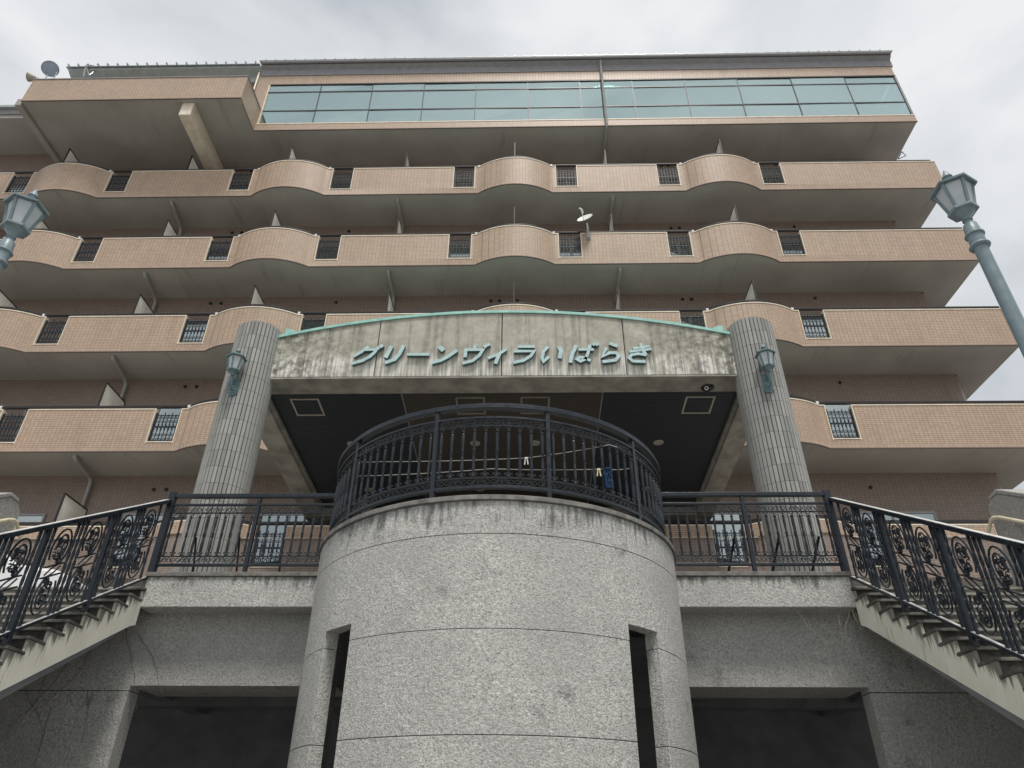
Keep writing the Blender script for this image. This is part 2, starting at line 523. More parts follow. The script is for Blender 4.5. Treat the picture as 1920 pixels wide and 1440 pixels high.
# ---------------------------------------------------------------- apartment building
D = 14.31                             # front plane of the balcony parapets
WALL = 15.58                          # back wall of the balconies
X0, X1 = -18.5, 12.10
BULGE = [-13.70, -6.975, -0.302, 5.724]
BH, BS = 1.08, 0.34                   # half width and depth of a rounded bay
BR = (BH * BH + BS * BS) / (2 * BS)
GW, GH = 0.65, 0.872
GRILLE = []                           # left edges of the openings
for cx in BULGE:
    GRILLE += [cx - 1.19 - GW, cx + 1.19]
GRILLE = GRILLE[:8]
LEVELS = [17.49, 14.70, 11.91, 9.09, 6.14]   # underside of each parapet
PH = 1.11

def yf(x, o=0.0):
    """front of the balcony at x, moved outwards by o"""
    cy = D - BS + BR
    for c in BULGE:
        q = (BR + o) ** 2 - (x - c) ** 2
        if q > 0:
            y = cy - math.sqrt(q)
            if y < D - o:
                return y
    return D - o
def xs(a, b, o=0.0):
    pts = {round(a, 4), round(b, 4)}
    for c in BULGE:
        hw = math.sqrt(max(0, (BR + o) ** 2 - (BR - BS + o) ** 2))
        for i in range(23):
            q = c - hw + 2 * hw * i / 22
            if a < q < b:
                pts.add(round(q, 4))
    return sorted(pts)
def ribbon(mb, a, b, o_out, o_in, z0, z1, back=None):
    """wall that follows the balcony front from x=a to x=b"""
    px = xs(a, b, o_out)
    vs_ = []
    for q in px:
        yo = yf(q, o_out)
        yi = back if back is not None else yf(q, o_in)
        vs_ += [(q, yo, z0), (q, yo, z1), (q, yi, z0), (q, yi, z1)]
    fs_ = []
    for i in range(len(px) - 1):
        k, l = i * 4, i * 4 + 4
        fs_ += [(k, l, l + 1, k + 1), (k + 2, k + 3, l + 3, l + 2), (k + 1, l + 1, l + 3, k + 3), (k, k + 2, l + 2, l)]
    e = (len(px) - 1) * 4
    fs_ += [(0, 1, 3, 2), (e, e + 2, e + 3, e + 1)]
    mb.add(vs_, fs_)
    return mb

apt = thing('apartment_building', 'large beige tiled apartment block with rounded balconies and a glazed top storey', 'apartment building', (-3.0, 18.0, 0))

# walls
b = MB()
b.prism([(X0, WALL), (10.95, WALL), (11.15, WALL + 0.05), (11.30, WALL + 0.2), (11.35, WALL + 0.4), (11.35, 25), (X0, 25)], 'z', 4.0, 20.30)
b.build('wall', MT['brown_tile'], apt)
b = MB().box(11.36, 11.9, 17.6, 24.9, 4.0, 20.2)
b.build('side_wall', MT['brown_tile'], apt)

# iron grille that fills each gap in the parapets
def scroll_pts(r, turns=1.25, n=16, flip=1, ph=0.0):
    out = []
    for i in range(n + 1):
        t = i / n
        a = ph + flip * 2 * math.pi * turns * t
        rr = r * (1 - 0.72 * t)
        out.append((rr * math.cos(a), 0, rr * math.sin(a)))
    return out
gf = MB()
gf.box(0.02, GW - 0.02, -0.012, 0.012, 0.03, 0.055)
gf.box(0.02, GW - 0.02, -0.012, 0.012, 0.40, 0.44)
gf.box(0.02, GW - 0.02, -0.012, 0.012, 0.72, 0.735)
gf.box(0.02, 0.045, -0.012, 0.012, 0.02, 0.80)
gf.box(GW - 0.045, GW - 0.02, -0.012, 0.012, 0.02, 0.80)
ME_GRILLE = gf.mesh('grille', MT['iron'])
gi = MB()
nb = 7
for i in range(nb):
    x = 0.065 + (GW - 0.13) * i / (nb - 1)
    top = 0.80 if i % 2 == 0 else 0.755
    gi.box(x - 0.008, x + 0.008, -0.008, 0.008, 0.03, top - 0.03)
    gi.lathe([(0.004, 0), (0.017, 0.02), (0.002, 0.06)], 6, (x, 0, top - 0.04))
    for z in (0.36, 0.48):
        gi.box(x - 0.016, x + 0.016, -0.012, 0.012, z - 0.025, z + 0.025)
for i in range(nb - 1):
    x = 0.065 + (GW - 0.13) * (i + 0.5) / (nb - 1)
    s = 1 if i % 2 == 0 else -1
    for z, v in ((0.66, 1), (0.57, -1), (0.20, 1), (0.10, -1)):
        pts = [(x + s * q[0], q[1], z + v * q[2]) for q in scroll_pts(0.040, 1.2, 12)]
        gi.tube(pts, 0.007, 4)
ME_IRONWORK = gi.mesh('ironwork', MT['iron'])

for li, zb in enumerate(LEVELS):
    zt = zb + PH
    zg = zt - GH
    # slab with the balcony floor
    s = MB()
    ribbon(s, X0, X1 - 0.01, -0.03, None, zb - 0.004, zb + 0.135, back=WALL + 0.02)
    s.box(11.2, X1 - 0.012, WALL + 0.02, 18.5, zb - 0.004, zb + 0.135)
    auto_smooth(s.build('balcony_slab', MT['slab'], apt))
    s = MB()  # dark strip painting in the shadow line below the tiles
    ribbon(s, X0, X1 + 0.004, 0.006, -0.026, zb - 0.012, zb + 0.012)
    auto_smooth(s.build('shadow_strip', MT['shadow_gap'], apt))
    # band of upright tiles below the openings, then the parapet panels between them
    tl = MT['tile'] if li < 4 else MT['brown_tile']
    s = MB()
    ribbon(s, X0, X1, 0.0, -0.15, zb + 0.012, zb + 0.115)
    auto_smooth(s.build('soldier_course', MT['soldier'] if li < 4 else MT['brown_tile'], apt))
    s = MB()
    ribbon(s, X0, X1, 0.0, -0.15, zb + 0.115, zg - 0.01)
    auto_smooth(s.build('parapet_base', tl, apt))
    edges = [X0] + [e for gx in GRILLE for e in (gx, gx + GW)] + [X1]
    for i in range(0, len(edges), 2):
        a, c = edges[i], edges[i + 1]
        if li == 4:
            s = MB()
            ribbon(s, a, c, 0.0, -0.15, zg - 0.01, zt - 0.27)
            auto_smooth(s.build('parapet_panel', MT['brown_tile'], apt))
            s = MB()
            ribbon(s, a, c, 0.03, -0.15, zt - 0.268, zt)
        else:
            s = MB()
            ribbon(s, a, c, 0.0, -0.15, zg - 0.01, zt)
        pn = auto_smooth(s.build('parapet_panel', MT['tile'], apt))
        t = MB()
        ribbon(t, a, c, 0.034 if li == 4 else 0.012, -0.16, zt + 0.002, zt + 0.03)
        if li < 4:
            if i > 0:
                t.box(a - 0.022, a - 0.001, D - 0.012, D + 0.15, zg - 0.03, zt + 0.029)
            if i < len(edges) - 2:
                t.box(c + 0.001, c + 0.022, D - 0.012, D + 0.15, zg - 0.03, zt + 0.029)
        auto_smooth(t.build('trim', MT['trim'], pn))
    for gx in GRILLE:
        t = MB().box(gx + 0.0225, gx + GW - 0.0225, D - 0.012, D + 0.15, zg - 0.008, zg + 0.016)
        t.build('opening_sill', MT['trim'], apt)
        q = put(ME_GRILLE, 'grille', apt, (gx, D + 0.05, zg + 0.01))
        kind(put(ME_IRONWORK, 'ironwork', q, (gx, D + 0.05, zg + 0.01)), 'stuff')
    # return of the parapet along the right-hand end
    s = MB().box(X1 - 0.15, X1 - 0.001, D + 0.151, 18.5, zb + 0.0121, zt)
    rp = s.build('end_parapet', MT['tile'], apt)
    MB().box(X1 - 0.16, X1 + 0.012, D + 0.165, 18.51, zt + 0.002, zt + 0.03).build('trim', MT['trim'], rp)
    # handrail on stub posts
    zr = zt + 0.115
    h = MB()
    k = xs(X0, X1 - 0.08, -0.07)
    h.tube([(q, yf(q, -0.07), zr) for q in k], 0.042, 8)
    h.tube([(X1 - 0.08, D + 0.07, zr), (X1 - 0.08, 18.4, zr)], 0.042, 8)
    hr = auto_smooth(h.build('handrail', MT['rail'], apt))
    st = MB()
    for j in range(31):
        q = -17.9 + j * 0.99
        st.box(q - 0.022, q + 0.022, yf(q, -0.07) - 0.016, yf(q, -0.07) + 0.016, zt + 0.031, zr - 0.02)
    st.build('stub_posts', MT['rail'], hr)
    for cx in BULGE:
        hw = math.sqrt((BR - 0.07) ** 2 - (BR - BS - 0.07) ** 2)
        for sgn in (-1, 1):
            x = cx + sgn * (hw + 0.02)
            c_ = MB()
            c_.tube([(x - 0.035, D + 0.07, zr), (x + 0.035, D + 0.07, zr)], 0.048, 8)
            c_.build('rail_joint', MT['white'], hr)

# partition boards between the flats, and the drain pipes
PART_X = [(-14.0, 1), (-10.33, 0), (-7.13, 1), (-3.64, 0), (-0.312, 1), (2.44, 0), (5.86, 1)]
for li, zb in enumerate(LEVELS):
    for px, bul in PART_X:
        ya = 14.10 if bul else 14.42
        top = zb + 1.98
        p_ = MB().box(px - 0.006, px + 0.006, ya + 0.03, 15.35, zb + 0.2, top - 0.03)
        bd = p_.build('partition_board', MT['panel'], apt)
        f = MB()
        f.box(px - 0.018, px + 0.018, ya, ya + 0.03, zb + 0.14, top)
        f.box(px - 0.018, px + 0.018, 15.35, 15.38, zb + 0.14, top)
        f.box(px - 0.018, px + 0.018, ya + 0.03, 15.35, top - 0.03, top)
        f.build('board_frame', MT['rail'], bd)
    for px in (-10.46, -3.755, 2.55):
        zs = zb - 0.055
        xw = px - 0.10 if px < -5 else px
        d = MB()
        d.tube([(px, 14.48, zb + 0.03), (px, 14.48, zs + 0.03), (px, 14.52, zs - 0.015), (px, 14.60, zs - 0.03), (xw, 15.36, zs - 0.06),
                (xw, 15.46, zs - 0.11), (xw, 15.50, zs - 0.22), (xw, 15.50, zb - 2.64)], 0.048, 10)
        auto_smooth(d.build('drain_pipe', MT['pipe'], apt), 50)

# windows in the back wall: frame, two panes, backing behind
rw = random.Random(12)
WINDOWS = [(-16.9, -15.3), (-13.0, -11.4), (-9.52, -8.2), (-6.27, -4.9), (-3.0, -1.5), (0.7, 2.0), (4.08, 4.95), (7.42, 9.40)]
for li, zb in enumerate(LEVELS):
    top = zb + 1.95
    for a, c in WINDOWS:
        w = MB()
        w.box(a, a + 0.05, WALL - 0.035, WALL - 0.001, zb + 0.14, top)
        w.box(c - 0.05, c, WALL - 0.035, WALL - 0.001, zb + 0.14, top)
        w.box(a + 0.05, c - 0.05, WALL - 0.035, WALL - 0.001, top - 0.05, top)
        mid = (a + c) / 2
        w.box(mid - 0.025, mid + 0.025, WALL - 0.034, WALL - 0.001, zb + 0.14, top - 0.05)
        wd = w.build('window', MT['alu'], apt)
        for u0, u1 in ((a + 0.052, mid - 0.027), (mid + 0.027, c - 0.052)):
            MB().box(u0, u1, WALL - 0.018, WALL - 0.012, zb + 0.142, top - 0.052).build('pane', MT['win_glass'], wd)
        cu = MB()
        n = 26
        vs_ = []
        for i in range(n + 1):
            q = a + 0.05 + (c - a - 0.1) * i / n
            vs_ += [(q, WALL - 0.006 + 0.003 * math.sin(i * 1.7), zb + 0.15), (q, WALL - 0.006 + 0.003 * math.sin(i * 1.7), top - 0.06)]
        cu.add(vs_, [(2 * i, 2 * i + 2, 2 * i + 3, 2 * i + 1) for i in range(n)])
        cu.build('curtain', MT['curtain'] if rw.random() < 0.5 else MT['dark_room'], wd)  # half are curtains, half dark sheets painting in unlit rooms
    # extractor vents high on the wall
    for vx in (-9.0, -8.7, -5.4, -1.0, -0.75, -0.25, 4.4, 4.65, 8.1):
        v_ = MB()
        v_.tube([(vx, WALL - 0.03, zb + 2.57), (vx, WALL - 0.001, zb + 2.57)], 0.045, 10)
        v_.build('vent', MT['rail'], apt)

# ---- glazed top storey
TY = 14.15
TX0, TX1 = -8.50, 12.03
ZS = 20.26
s = MB()
s.box(TX0, TX1 - 0.01, TY + 0.03, WALL + 3.0, ZS - 0.004, ZS + 0.2)
s.box(-15.15, TX0, 13.015, WALL + 3.0, ZS - 0.004, ZS + 0.2)
s.build('top_slab', MT['slab'], apt)
MB().box(TX0 + 0.001, TX1 + 0.005, TY - 0.006, TY + 0.028, ZS - 0.012, ZS + 0.012).build('shadow_strip', MT['shadow_gap'], apt)
MB().box(TX0, TX1, TY, TY + 0.15, ZS + 0.012, ZS + 0.115).build('soldier_course', MT['soldier'], apt)
MB().box(TX0, TX1, TY, TY + 0.15, ZS + 0.115, ZS + 0.29).build('sill_course', MT['soldier'], apt)
MB().box(TX0, TX1 + 0.01, TY - 0.01, TY + 0.20, ZS + 0.291, ZS + 0.33).build('trim', MT['trim'], apt)
MB().box(TX0 - 0.35, TX1 - 0.02, TY - 0.001, TY + 0.15, 22.62, 23.06).build('top_wall', MT['tile'], apt)
MB().box(TX0 - 0.35, TX0 + 0.06, TY - 0.0005, TY + 0.15, ZS + 0.331, 22.619).build('pier', MT['tile'], apt)
MB().box(TX0 + 0.06, TX0 + 0.10, TY - 0.008, TY + 0.16, ZS + 0.331, 22.60).build('trim', MT['trim'], apt)
MB().box(TX0 + 0.06, TX1, TY + 0.004, TY + 0.16, 22.582, 22.618).build('trim', MT['sash'], apt)
MUL = [TX0 + 0.10, -6.70, -4.99, -3.29, -1.59, 0.10, 1.79, 3.49, 5.20, 6.90, 8.64, 10.37, TX1 - 0.04]
ROW = [ZS + 0.331, 21.25, 22.22, 22.573]
GY = TY + 0.035
for z in ROW[1:3]:
    MB().box(TX0 + 0.10, TX1 + 0.015, TY + 0.018, TY + 0.10, z - 0.020, z + 0.020).build('transom', MT['sash'], apt)
for i, q in enumerate(MUL[1:-1]):
    MB().box(q - 0.014, q + 0.014, TY + 0.022, TY + 0.09, ROW[0], ROW[3]).build('mullion', MT['sash'], apt)
MB().box(TX1 - 0.06, TX1, TY + 0.005, TY + 0.10, ROW[0], ROW[3]).build('corner_post', MT['alu'], apt)
for i in range(len(MUL) - 1):
    for j in range(3):
        ga, gb = MUL[i] + (0.015 if i else 0.001), MUL[i + 1] - 0.015 - (0.02 if i == len(MUL) - 2 else 0)
        z0 = ROW[j] + (0.023 if j else 0.001)
        z1 = ROW[j + 1] - (0.023 if j < 2 else 0.001)
        o4 = [random.uniform(-0.006, 0.006) for _ in range(4)]
        pq = MB()
        pq.add([(ga, GY + o4[0], z0), (gb, GY + o4[1], z0), (gb, GY + o4[2], z1), (ga, GY + o4[3], z1),
                (ga, GY + o4[0] + 0.008, z0), (gb, GY + o4[1] + 0.008, z0), (gb, GY + o4[2] + 0.008, z1), (ga, GY + o4[3] + 0.008, z1)],
               [(0, 1, 2, 3), (7, 6, 5, 4), (0, 4, 5, 1), (1, 5, 6, 2), (2, 6, 7, 3), (3, 7, 4, 0)])
        pq.build('glass_pane', MT['glass'], apt)
for j in range(3):                      # glazing of the right-hand end
    for ya, yb in ((TY + 0.11, TY + 1.5), (TY + 1.55, TY + 2.9)):
        z0 = ROW[j] + (0.023 if j else 0.001)
        z1 = ROW[j + 1] - (0.023 if j < 2 else 0.001)
        MB().box(TX1 - 0.04, TX1 - 0.032, ya, yb, z0, z1).build('glass_pane', MT['glass'], apt)
MB().box(TX1 - 0.06, TX1, TY + 1.5, TY + 1.55, ROW[0], ROW[3]).build('corner_post', MT['alu'], apt)
# the room behind the glass
r = MB()
r.box(TX0, TX1 - 0.1, TY + 3.4, TY + 3.5, ZS + 0.2, 22.9)
r.box(TX0 + 0.12, TX1 - 0.07, TY + 0.2, TY + 3.4, 22.62, 22.75)
r.box(TX0, TX0 + 0.1, TY + 0.2, TY + 3.4, ZS + 0.2, 22.6)
r.build('inner_wall', MT['room'], apt)
def drape(xa, xb, y, z0, z1, amp=0.03, per=0.11):
    cu = MB()
    n = max(8, int((xb - xa) / per * 4))
    vs_ = []
    for i in range(n + 1):
        q = xa + (xb - xa) * i / n
        lift = 0.10 * abs(math.sin((q - xa) * 3.1))
        vs_ += [(q, y + amp * math.sin(q / per * 2 * math.pi), z0 + lift), (q, y + amp * math.sin(q / per * 2 * math.pi), z1)]
    cu.add(vs_, [(2 * i, 2 * i + 2, 2 * i + 3, 2 * i + 1) for i in range(n)])
    return cu
auto_smooth(drape(1.85, 3.45, TY + 0.25, 21.10, 22.55).build('curtain', MT['curtain'], apt), 80)
auto_smooth(drape(9.9, 11.4, TY + 0.25, 20.75, 22.55).build('curtain', MT['curtain'], apt), 80)
for i in range(1, len(MUL) - 2):          # roller blinds half drawn behind the other bays
    if i not in (6, 7, 11):
        MB().box(MUL[i] + 0.04, MUL[i + 1] - 0.04, TY + 0.22, TY + 0.225, 21.28, 22.55).build('roller_blind', MT['curtain'], apt)
# eave and roof
e = MB()
e.prism([(TY - 0.02, 23.07), (TY + 0.3, 23.07), (TY + 0.3, 23.68), (TY - 0.14, 23.57), (TY - 0.14, 23.48), (TY - 0.02, 23.40)], 'x', TX0 - 0.32, TX1 + 0.04)
e.build('eave', MT['eave'], apt)
e = MB()
e.prism([(TY + 0.15, 23.0), (TY + 0.5, 23.0), (TY + 0.5, 23.60), (TY - 0.10, 23.52), (TY - 0.10, 23.44), (TY + 0.15, 23.34)], 'x', -15.42, TX0 - 0.33)
e.build('eave', MT['roof'], apt)
rf = MB()
rf.prism([(TY - 0.22, 23.615), (TY - 0.22, 23.64), (TY + 9.0, 25.0), (TY + 9.0, 24.9)], 'x', TX0 - 0.40, TX1 + 0.10)
rf.prism([(TY - 0.16, 23.535), (TY - 0.16, 23.56), (TY + 9.0, 24.9), (TY + 9.0, 24.8)], 'x', -15.50, TX0 - 0.41)
ro = rf.build('roof', MT['roof'], apt)
sm = MB()
q = -15.4
while q < TX1:
    z = 23.66 if q > TX0 - 0.4 else 23.58
    sm.prism([(TY - 0.225, z - 0.03), (TY - 0.225, z + 0.035), (TY + 8.9, z + 1.36), (TY + 8.9, z + 1.30)], 'x', q - 0.014, q + 0.014)
    q += 0.335
kind(sm.build('roof_seams', MT['roof'], ro), 'stuff')
gt = MB()
gt.tube([(TX0 - 0.3, TY - 0.20, 23.53), (TX1 + 0.02, TY - 0.20, 23.53)], 0.05, 8)
gt.build('gutter', MT['eave'], apt)
for q in (2.52,):
    d = MB()
    d.tube([(q, TY - 0.14, 23.45), (q, TY - 0.10, 23.30), (q, TY - 0.065, 23.2), (q, TY - 0.065, ZS + 0.05), (q - 0.0, TY - 0.03, ZS - 0.06), (q, TY + 0.1, ZS - 0.075), (q, 15.45, ZS - 0.08), (q, 15.5, ZS - 0.2), (q, 15.5, 18.0)], 0.042, 10)
    auto_smooth(d.build('drain_pipe', MT['pipe'], apt), 50)
d = MB()
d.tube([(TX0 - 0.38, TY + 0.08, 23.3), (TX0 - 0.38, TY - 0.04, 23.2), (TX0 - 0.38, TY - 0.04, 21.4)], 0.028, 8)
auto_smooth(d.build('drain_pipe', MT['trim'], apt), 50)
# solid tiled box at the left of the top storey
BX0, BX1, BY = -15.16, -8.48, 12.985
MB().box(BX0, BX1, BY - 0.006, BY + 0.028, ZS - 0.012, ZS + 0.012).build('shadow_strip', MT['shadow_gap'], apt)
MB().box(BX0, BX1 + 0.001, BY, BY + 0.2, ZS + 0.012, 21.30).build('box_front', MT['tile'], apt)
MB().box(BX1 - 0.03, BX1 + 0.0005, BY + 0.2, TY - 0.001, ZS - 0.011, 21.299).build('box_side', MT['tile'], apt)
MB().box(BX0 + 0.001, BX0 + 0.2, BY + 0.2, WALL + 2.9, ZS + 0.20, 21.299).build('box_side', MT['tile'], apt)
MB().box(BX0 - 0.02, BX1 + 0.02, BY - 0.02, BY + 0.22, 21.301, 21.335).build('coping', MT['eave'], apt)
MB().box(BX1 - 0.21, BX1 + 0.02, BY + 0.22, TY - 0.002, 21.301, 21.335).build('coping', MT['eave'], apt)
MB().box(BX0 + 0.2, TX0 - 0.36, TY + 0.3, TY + 0.5, ZS + 0.2, 23.0).build('top_wall', MT['tile'], apt)
MB().box(-10.29, -9.94, 13.13, WALL, 19.69, ZS - 0.005).build('cantilever_beam', MT['trim'], apt, bevel=0.015)
bm_ = MB()
bm_.tube([(-10.42, 13.1, ZS - 0.05), (-10.42, 13.1, ZS - 0.003)], 0.045, 8)
bm_.build('drain_spout', MT['pipe'], apt)
MB().box(-15.36, -15.17, 13.05, WALL, ZS - 0.10, ZS + 0.2).build('cantilever_beam', MT['slab'], apt, bevel=0.01)
# lower wing that runs on to the left
MB().box(X0 - 6, -15.42, TY, WALL + 2, 21.05, 21.2).build('wing_soffit', MT['slab'], apt)
MB().box(X0 - 6, -15.42, TY - 0.05, TY + 0.2, 21.201, 21.42).build('wing_fascia', MT['eave'], apt)
MB().box(X0 - 6, -15.42, TY - 0.15, WALL + 2, 21.421, 21.52).build('wing_roof', MT['roof'], apt)
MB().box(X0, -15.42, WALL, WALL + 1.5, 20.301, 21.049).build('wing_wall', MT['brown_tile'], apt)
tri = MB()
tri.tube([(12.06, 15.3, ZS + 0.02), (12.25, 15.45, ZS + 0.0), (12.06, 15.6, ZS + 0.02)], 0.014, 6)
tri.tube([(12.06, 15.3, ZS + 0.02), (12.06, 15.6, ZS + 0.02)], 0.014, 6)
tri.build('corner_bracket', MT['rail'], apt)
cb = MB()
cb.tube([(q, 14.20 + 0.0 * q, 6.965 + 0.006 * math.sin(q * 2)) for q in [X0 + 0.6 * i for i in range(51)]], 0.009, 6)
cb.build('cable', MT['wire'], apt)

# ---------------------------------------------------------------- podium: terrace, garage front, ledges
AX = -0.43                            # axis of the entrance
pod = thing('podium', 'grey granite podium with two dark garage openings under the terrace', 'podium', (AX, 12.4, 0))
LZ = 4.62
LEFT_IN, RIGHT_IN = -5.05, 4.19       # inner faces of the two stairs
DC = (-0.39, 9.02)
DR = 2.24
WY = 9.58
b = MB()
b.prism([(X0, WY + 0.82), (X0, WALL - 0.01), (X1 + 4, WALL - 0.01), (X1 + 4, WY + 0.82)], 'z', 4.30, 4.50)
b.box(LEFT_IN - 2.3, RIGHT_IN + 2.3, 9.49, WY + 0.819, 4.30, 4.499)
b.box(LEFT_IN + 0.05, RIGHT_IN - 0.05, 9.27, 9.489, 4.30, 4.4985)
b.build('terrace_floor', MT['floor'], pod)
def panel(name, x0, x1, z0, z1, y0=WY, y1=WY + 0.26):
    return MB().box(x0, x1, y0, y1, z0, z1).build(name, MT['granite_wall'], pod)
OPZ = 3.262
JZ = 3.20
for x0, x1 in ((-8.6, -5.075), (4.24, 7.8)):
    panel('wall_panel', x0, x1, JZ + 0.006, 4.29)
    panel('wall_panel', x0, x1, JZ - 1.25, JZ - 0.006)
    panel('wall_panel', x0, x1, 0.0, JZ - 1.262)
    MB().box(x0 + 0.02, x1 - 0.02, WY + 0.015, WY + 0.24, 0.01, 4.28).build('joint', MT['joint'], pod)
for x0, x1 in ((-5.0749, -2.45), (1.67, 4.2399)):
    MB().box(x0, x1, WY - 0.0015, WY + 0.8, OPZ, 4.29).build('lintel', MT['granite_wall'], pod)
# unseen garage bays added beyond the stairs to let daylight in from the sides
for x0, x1 in ((X0, -8.601), (7.801, X1 + 4)):
    MB().box(x0, x1, WY - 0.001, WY + 0.8, OPZ, 4.29).build('lintel', MT['granite_wall'], pod)
panel('wall_panel', X0, X0 + 2.0, 0.0, OPZ - 0.002)
panel('wall_panel', X1 + 2.6, X1 + 4, 0.0, OPZ - 0.002)
# garage inside
gr = MB()
gr.box(X0, X1 + 4, 15.2, 15.4, 0.01, 4.29)
gr.box(X0 - 0.2, X0, WY + 0.81, 15.2, 0.01, 4.29)
gr.box(X1 + 4, X1 + 4.2, WY + 0.81, 15.2, 0.01, 4.29)
gr.box(X0, X1 + 4, WY + 0.81, 15.2, 4.05, 4.29)
gr.build('garage_wall', MT['garage'], pod)
for q in (-12.5, -9.5, -6.5, -3.6, 3.0, 5.8, 9.0, 12.0):
    MB().box(q - 0.16, q + 0.16, WY + 0.82, 15.19, 3.70, 4.049).build('garage_beam', MT['garage'], pod)
for q in (11.6, 13.6):
    MB().box(X0 + 0.1, X1 + 3.9, q, q + 0.3, 3.62, 4.048).build('garage_beam', MT['garage'], pod)
# the ledge either side of the drum, with its worn coping
for x0, x1 in ((-5.08, -2.45), (1.67, 4.20)):
    MB().box(x0, x1, 9.25, WY + 0.3, 4.16, 4.56).build('ledge', MT['granite_ledge'], pod, bevel=0.01)
    MB().box(x0 - 0.012, x1 + 0.012, 9.225, WY - 0.1, 4.561, LZ).build('coping', MT['cap'], pod, bevel=0.008)
MB().box(-5.11, -5.081, 9.232, 9.56, 4.15, 4.56).build('coping_return', MT['cap'], pod)
MB().box(4.201, 4.23, 9.232, 9.56, 4.15, 4.56).build('coping_return', MT['cap'], pod)

# ---------------------------------------------------------------- round granite tower
tw = thing('round_tower', 'round granite bay with two tall slots projecting from the podium', 'tower', (DC[0], DC[1], 0))
P0, P1 = 38.2, 50.3
TH = 0.15
END = 104
def band(z0, z1, slots):
    mb = MB()
    if slots:
        for a, c, n in ((-END, -P1, 18), (-P0, P0, 26), (P1, END, 18)):
            mb.sector(DC[0], DC[1], DR - TH, DR, a, c, z0, z1, n)
    else:
        mb.sector(DC[0], DC[1], DR - TH, DR, -END, END, z0, z1, 72)
    return auto_smooth(mb.build('granite_course', MT['granite_drum'], tw, bevel=0.004), 30)
band(4.2125, 4.565, False)
mb = MB()
mb.sector(DC[0], DC[1], DR - TH, DR, -END, END, 3.445, 4.2055, 72)
for a, c, n in ((-END, -P1, 18), (-P0, P0, 26), (P1, END, 18)):
    mb.sector(DC[0], DC[1], DR - TH, DR, a, c, 3.2855, 3.4445, n)
auto_smooth(mb.build('granite_course', MT['granite_drum'], tw), 30)
for z0, z1 in ((2.3895, 3.2785), (1.4875, 2.3825), (0.5875, 1.4805), (0.0, 0.5805)):
    band(z0, z1, True)
mb = MB()
for a, c, n in ((-END + 0.5, -P1 - 0.4, 18), (-P0 + 0.4, P0 - 0.4, 26), (P1 + 0.4, END - 0.5, 18)):
    mb.sector(DC[0], DC[1], DR - TH + 0.02, DR - 0.012, a, c, 0.01, 3.43, n)
mb.sector(DC[0], DC[1], DR - TH + 0.02, DR - 0.012, -END + 0.5, END - 0.5, 3.46, 4.55, 60)
mb.build('joint', MT['joint'], tw)
mb = MB()
mb.sector(DC[0], DC[1], DR - 0.25, DR + 0.03, -97, 97, 4.566, LZ, 72)
auto_smooth(mb.build('coping', MT['cap'], tw, bevel=0.006), 30)
mb = MB()
mb.sector(DC[0], DC[1], 0.001, DR - TH - 0.005, -100, 100, 4.25, 4.50, 48)
mb.build('tower_floor', MT['floor'], tw)

# ---------------------------------------------------------------- entrance canopy
can = thing('entrance_canopy', 'arched concrete entrance canopy on two tiled round columns', 'canopy', (AX, 12.5, 4.5))
FY = 10.12
SL = -0.08                            # fall of the canopy ceiling towards the building
def zc(y, z0=8.50):
    return z0 + SL * (y - 10.55)
# fascia panels with an arched top
fx0, fx1 = -4.54, 3.68
def ztop(x):
    t = (x - AX) / 4.11
    return 9.69 - 0.555 * t * t
JX = [fx0, -2.63, -0.435, 1.715, fx1]
for i in range(4):
    a, c = JX[i] + (0.008 if i else 0), JX[i + 1] - (0.008 if i < 3 else 0)
    poly = [(a, 8.322), (c, 8.322)] + [(c + (a - c) * k / 14, ztop(c + (a - c) * k / 14)) for k in range(15)]
    MB().prism(poly, 'y', FY, FY + 0.45).build('fascia_panel', MT['concrete'], can, bevel=0.008)
MB().box(fx0 + 0.05, fx1 - 0.05, FY + 0.03, FY + 0.40, 8.34, 9.05).build('fascia_joint', MT['joint'], can)
MB().box(fx0, fx1, FY + 0.006, FY + 0.50, 8.29, 8.3215).build('fascia_beam', MT['beam'], can)
cp = MB()
n = 40
vs_, fs_ = [], []
for i in range(n + 1):
    x = fx0 - 0.02 + (fx1 - fx0 + 0.04) * i / n
    z = ztop(x)
    vs_ += [(x, FY - 0.03, z - 0.012), (x, FY - 0.03, z + 0.045), (x, FY + 0.5, z + 0.052), (x, FY + 0.5, z + 0.003), (x, FY - 0.004, z + 0.003), (x, FY - 0.004, z - 0.012)]
for i in range(n):
    for k in range(6):
        fs_.append((i * 6 + k, i * 6 + (k + 1) % 6, i * 6 + 6 + (k + 1) % 6, i * 6 + 6 + k))
fs_ += [(5, 4, 3, 2, 1, 0), tuple(n * 6 + k for k in range(6))]
cp.add(vs_, fs_)
cp.build('copper_flashing', MT['mint'], can)
# curved copper roof behind the fascia
rf = MB()
vs_, fs_ = [], []
for i in range(n + 1):
    x = fx0 - 0.3 + (fx1 - fx0 + 0.6) * i / n
    for y in (FY + 0.51, WALL - 0.05):
        z = ztop(x) - 0.02 + SL * (y - FY)
        vs_ += [(x, y, z - 0.05), (x, y, z - 0.10)]
for i in range(n):
    k = i * 4
    fs_ += [(k, k + 4, k + 6, k + 2), (k + 1, k + 3, k + 7, k + 5)]
rf.add(vs_, fs_)
rf.build('canopy_roof', MT['mint'], can)
for s, x in ((1, -4.42), (-1, 3.56)):
    q = [(x, 9.10), (x + s * 0.31, 9.17)] + [(x + s * 0.32 * math.cos(R(a)), 9.17 + 0.36 * math.sin(R(a))) for a in range(15, 91, 15)] + [(x, 9.53)]
    if s < 0:
        q = q[::-1]
    MB().prism(q, 'y', FY + 0.20, FY + 0.23).build('flashing_end', MT['mint'], can)
